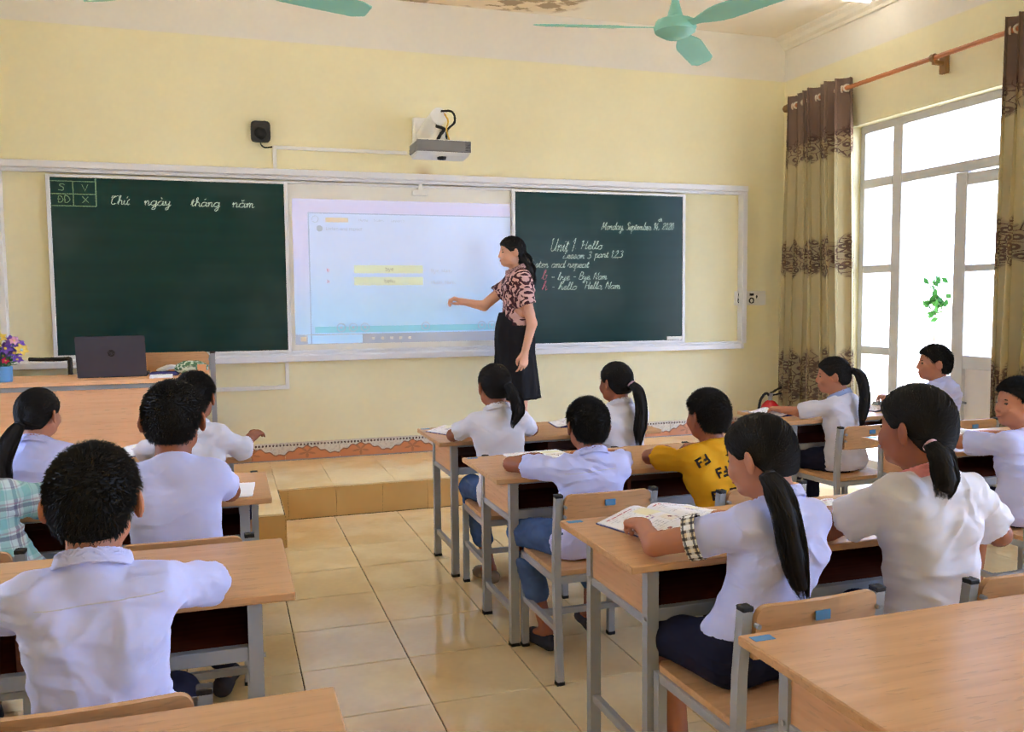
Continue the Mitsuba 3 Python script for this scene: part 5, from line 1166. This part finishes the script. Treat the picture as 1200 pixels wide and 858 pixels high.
# third row
person('girl in a white blouse with checked sleeve bands and a long ponytail, in the foreground', (1.25, 1.88), (1.318, 1.95, 1.07), face=28, torso=10, nod=14, tilt=0, s=1.0, skin='skin_tan', collar=True, hair='pony', tie=(1.268, 1.845, .935), tail=[(1.275, 1.805, .90), (1.285, 1.775, .82), (1.30, 1.765, .72), (1.325, 1.765, .64)], tailr=[.020, .036, .038, .036, .015], el=[(1.055, 2.03, .729), (1.50, 2.04, .74)], wr=[(1.10, 2.19, .738), (1.42, 2.20, .73)], desk_box=R3, chair_y=1.645, seed=6, band=True, sleeve=.62, puff=.006, hem=.535, curl=(.85, .5), knee=[(1.12, 2.10, .455), (1.32, 2.13, .455)], ank=[(1.15, 2.05, .075), (1.34, 2.10, .075)], hd=(np.array([.15, .98, -.12]), None), shoe='shoe_tan')
person('girl in a cream t-shirt with a pink collar and a low ponytail, in the foreground', (1.80, 1.84), (1.775, 1.90, 1.135), face=18, torso=0, nod=2, s=1.06, shirt='shirt_cream', collar='collar_pink', hair='pony', tie=(1.722, 1.795, .992), tail=[(1.725, 1.755, .965), (1.72, 1.735, .91), (1.715, 1.735, .865)], tailr=[.017, .036, .038, .022], el=[(1.575, 2.00, .731), (2.06, 1.88, .70)], wr=[(1.69, 2.13, .728), (2.05, 2.04, .735)], desk_box=R3, chair_y=1.625, seed=7, wide=1.05, puff=.012, sleeve=.72, flip='hair_tie', amp=.010, bottom=('trousers', 'cloth_navy'))
# right block by the door
person('girl in a pale blouse with a long ponytail, seated beside the curtain', (3.29, 4.04), (3.262, 4.12, 1.038), face=52, torso=22, nod=4, s=.95, skin='skin_tan', shirt='shirt_grey', collar='collar_blue', hair='pony', tie=(3.335, 4.06, .965), tail=[(3.365, 4.02, .94), (3.375, 3.99, .84), (3.36, 3.98, .74), (3.345, 3.975, .66)], tailr=[.018, .030, .033, .030, .012], el=[(3.07, 4.16, .731), (3.50, 4.16, .731)], wr=[(3.06, 4.32, .727), (3.42, 4.28, .727)], desk_box=FR1, chair_y=3.83, seed=8, sleeve=1.0, bottom=('trousers', 'cloth_navy'))
person('boy in a white shirt seated in front of the glazed door', (3.94, 4.00), (3.955, 4.10, 1.09), face=58, torso=12, s=.96, skin='skin_tan', collar=True, el=[(3.72, 4.14, .735), (4.14, 4.14, .731)], wr=[(3.78, 4.28, .76), (4.02, 4.28, .727)], desk_box=FR1, chair_y=3.80, seed=9, vol=.010, curl=(.4, .5))
person('boy in a white shirt at the right edge of the photo, in profile', (3.20, 2.80), (3.235, 2.88, 1.02), face=74, torso=8, s=.97, skin='skin_tan', el=[(3.07, 3.02, .731), (3.48, 3.00, .731)], wr=[(3.10, 3.17, .728), (3.36, 3.16, .728)], desk_box=FR2, chair_y=2.60, seed=10, sleeve=.85, puff=.008)
# left block
person('girl in white with a low ponytail near the left edge, below the flower vase', (-.78, 3.84), (-.725, 3.95, 1.036), face=-28, torso=-8, s=.95, skin='skin_tan', collar=True, hair='pony', tie=(-.775, 3.855, .905), tail=[(-.80, 3.82, .86), (-.83, 3.80, .78), (-.835, 3.795, .70), (-.835, 3.795, .62)], tailr=[.02, .034, .036, .036, .018], el=[(-1.0, 4.04, .731), (-.56, 4.05, .731)], wr=[(-.88, 4.16, .727), (-.64, 4.18, .727)], desk_box=L0, chair_y=3.62, seed=11)
person('boy in a loose pale shirt at the right end of the frontmost left desk', (-.09, 3.86), (-.128, 3.98, 1.078), face=-18, torso=-14, tilt=0, s=.96, shirt='shirt_grey', collar=True, el=[(-.33, 4.06, .733), (.055, 3.97, .735)], wr=[(-.24, 4.18, .727), (.10, 4.09, .765)], desk_box=L0, chair_y=3.66, seed=12, sleeve=1.6, amp=.009, curl=(.5, .25))
person('boy in a plain white t-shirt on the left, seen from behind', (-.15, 2.86), (-.160, 2.93, 1.128), face=-10, s=1.06, el=[(-.375, 3.11, .733), (.0, 3.10, .731)], wr=[(-.28, 3.25, .727), (-.06, 3.25, .727)], desk_box=L1, chair_y=2.645, seed=13, sleeve=.66, amp=.005, bottom=('trousers', 'cloth_navy'))
person('child in a blue and white plaid shirt, cut off by the left edge', (-.62, 2.90), (-.775, 3.00, 1.09), face=10, torso=8, s=1.06, shirt='shirt_plaid', collar=True, el=[(-.95, 3.09, .733), (-.50, 3.09, .731)], wr=[(-.92, 3.22, .727), (-.64, 3.24, .727)], desk_box=L1, chair_y=2.72, seed=14, sleeve=.9)
nb_ = person('nearest boy on the left in a white collared shirt, seen from behind', (-.245, 1.85), (-.262, 1.93, 1.088), face=-4, s=1.02, skin='skin_tan', shirt='shirt_white', collar=True, el=[(-.465, 2.04, .733), (-.045, 2.06, .735)], wr=[(-.37, 2.18, .727), (-.12, 2.18, .727)], desk_box=L2, chair_y=1.605, seed=15, sleeve=.98, puff=.004, amp=.011, wide=1.0, bottom=('trousers', 'cloth_navy'))

# black letter motifs lying on the yellow shirt
def motif(cx, cz, size, ang, info):
    F1 = sbox(0, 0, .22, 1).union(sbox(0, .78, .75, 1)).union(sbox(0, .40, .58, .60)); from shapely import affinity
    F2 = affinity.translate(affinity.rotate(F1, 180, origin=(0, 0)), 1.45, .92); g_ = affinity.rotate(affinity.scale(affinity.translate(F1, -.7, -.5), size, size, origin=(0, 0)), ang, origin=(0, 0)); g2 = affinity.rotate(affinity.scale(affinity.translate(F2, -.7, -.5), size, size, origin=(0, 0)), ang, origin=(0, 0))
    out = []
    for g in (g_, g2):
        m = trimesh.creation.extrude_polygon(g, .0012, engine='earcut').subdivide_to_size(.012); v = m.vertices
        L = np.stack([v[:, 0] + cx, np.full(len(v), -.5), v[:, 1] + cz], 1); p = info['P0'] + L @ info['Rt'].T; d = info['Rt'] @ np.array([0, 1.0, 0])
        kd = info['kd']; t = np.full(len(v), .2)
        for _ in range(60):
            q = p + t[:, None] * d; dd, i = kd.query(q); sd = ((q - info['wv'][i]) * info['wn'][i]).sum(1); t = t + np.clip(np.where(dd < .03, sd, dd * .8), -.02, .05)
        q = p + t[:, None] * d - d * (.0016 + v[:, 2:3]); good = t < .7
        if good.all(): m.vertices = q; out.append(m)
    return cat(*out) if out else None
from scipy.spatial import cKDTree
ym = yb['base'].copy(); wrinkle(ym, .0075, 5); yb['wv'], yb['wn'] = np.array(ym.vertices), np.array(ym.vertex_normals); yb['kd'] = cKDTree(yb['wv'])
for (cx, cz, a) in [(-.015, .30, -4), (.075, .30, 8), (-.075, .225, 14), (.02, .215, 0), (.11, .215, -10), (-.02, .145, 6), (.065, .14, -4), (-.10, .14, 10), (-.07, .07, 0), (.02, .065, 4), (.105, .065, -6), (-.15, .27, 30), (.16, .26, -30), (-.025, -.005, 0), (.065, -.005, 6)]:
    mm = motif(cx, cz, .036, a, yb)
    if mm is not None: part(yb['key'] + '__shirt', 'letter_motif', mm, 'print_black')

# yoke seams sewn across the backs of the two collared shirts
mat('seam', srgb(196, 194, 208), 0.9, 0.1)
def seam(info, amp, seed, x0, x1, z):
    q = info['base'].copy(); wrinkle(q, amp, seed); wv, wn = np.array(q.vertices), np.array(q.vertex_normals); kd = cKDTree(wv); xs = np.linspace(x0, x1, 40)
    L = np.stack([xs, np.full(40, -.5), z + .006 * np.sin(xs * 9)], 1); p = info['P0'] + L @ info['Rt'].T; d = info['Rt'] @ np.array([0, 1.0, 0]); t = np.full(40, .2)
    for _ in range(60):
        w_ = p + t[:, None] * d; dd, i = kd.query(w_); sd = ((w_ - wv[i]) * wn[i]).sum(1); t = t + np.clip(np.where(dd < .03, sd, dd * .8), -.02, .05)
    part(info['key'] + '__shirt', 'yoke_seam', tube(p + t[:, None] * d, .0013, 5), 'seam', True)
seam(nb_, .011, 15, -.115, .115, .305); seam(wb_, .0075, 4, -.10, .10, .25)
# ------------------------------------------------------------------ the teacher
t_ = person('teacher in a dark-pink patterned blouse and black skirt, pointing at the projected slide', (2.06, 6.22), (2.045, 6.22, 1.847), face=84, torso=80, nod=3, s=1.22, hs=1.03, skin='skin_fair', shirt='blouse_print', collar=True, hair='wavy', tie=(2.085, 6.21, 1.745), tail=[(2.125, 6.19, 1.68), (2.155, 6.18, 1.60), (2.175, 6.17, 1.49)], tailr=[.05, .06, .064, .048], standing=True, seat=.985,
            el=[(2.145, 6.055, 1.205), (1.875, 6.38, 1.335)], wr=[(2.085, 6.05, .99), (1.735, 6.41, 1.365)], knee=[(2.085, 6.17, .62), (2.075, 6.29, .62)], ank=[(2.10, 6.17, .275), (2.09, 6.29, .275)], seed=21, sleeve=.58, puff=.010, hem=1.19, shoe='cloth_black', hd=(np.array([-.10, 0.0, -1]), np.array([-.88, .1, .30])), hup=(np.array([.35, -1, 0]), np.array([.25, -.25, 1])), curl=(.22, .55), wide=.86, vol=.013)
def skirt():
    n, m = 96, 30; V = []
    for j in range(m):
        t = j / (m - 1); z = 1.285 + (.640 - 1.285) * t; a = .112 + .066 * t ** .8 + (.014 * math.sin(min(t * 2.2, 1) * PI)); b = .118 + .066 * t ** .8 + (.022 * math.sin(min(t * 2.2, 1) * PI))
        for i in range(n):
            th = 2 * PI * i / n; f = 1 + (.045 * t + .006) * math.sin(th * 11 + .6 * math.sin(th * 2)) + .02 * t * math.sin(th * 4 + 2)
            V.append([2.062 + .012 * t + a * f * math.cos(th), 6.225 + b * f * math.sin(th), z])
    F = []
    for j in range(m - 1):
        for i in range(n): q, r = j * n + i, j * n + (i + 1) % n; F += [[q, q + n, r], [r, q + n, r + n]]
    c0, c1 = len(V), len(V) + 1; V += [[2.062, 6.225, 1.285], [2.07, 6.225, .66]]
    for i in range(n): F += [[c0, i, (i + 1) % n], [c1, (m - 1) * n + (i + 1) % n, (m - 1) * n + i]]
    k = trimesh.Trimesh(V, F, process=False)
    if k.volume < 0: k.invert()
    return k
part(t_['key'], 'skirt', skirt(), 'cloth_black', True)
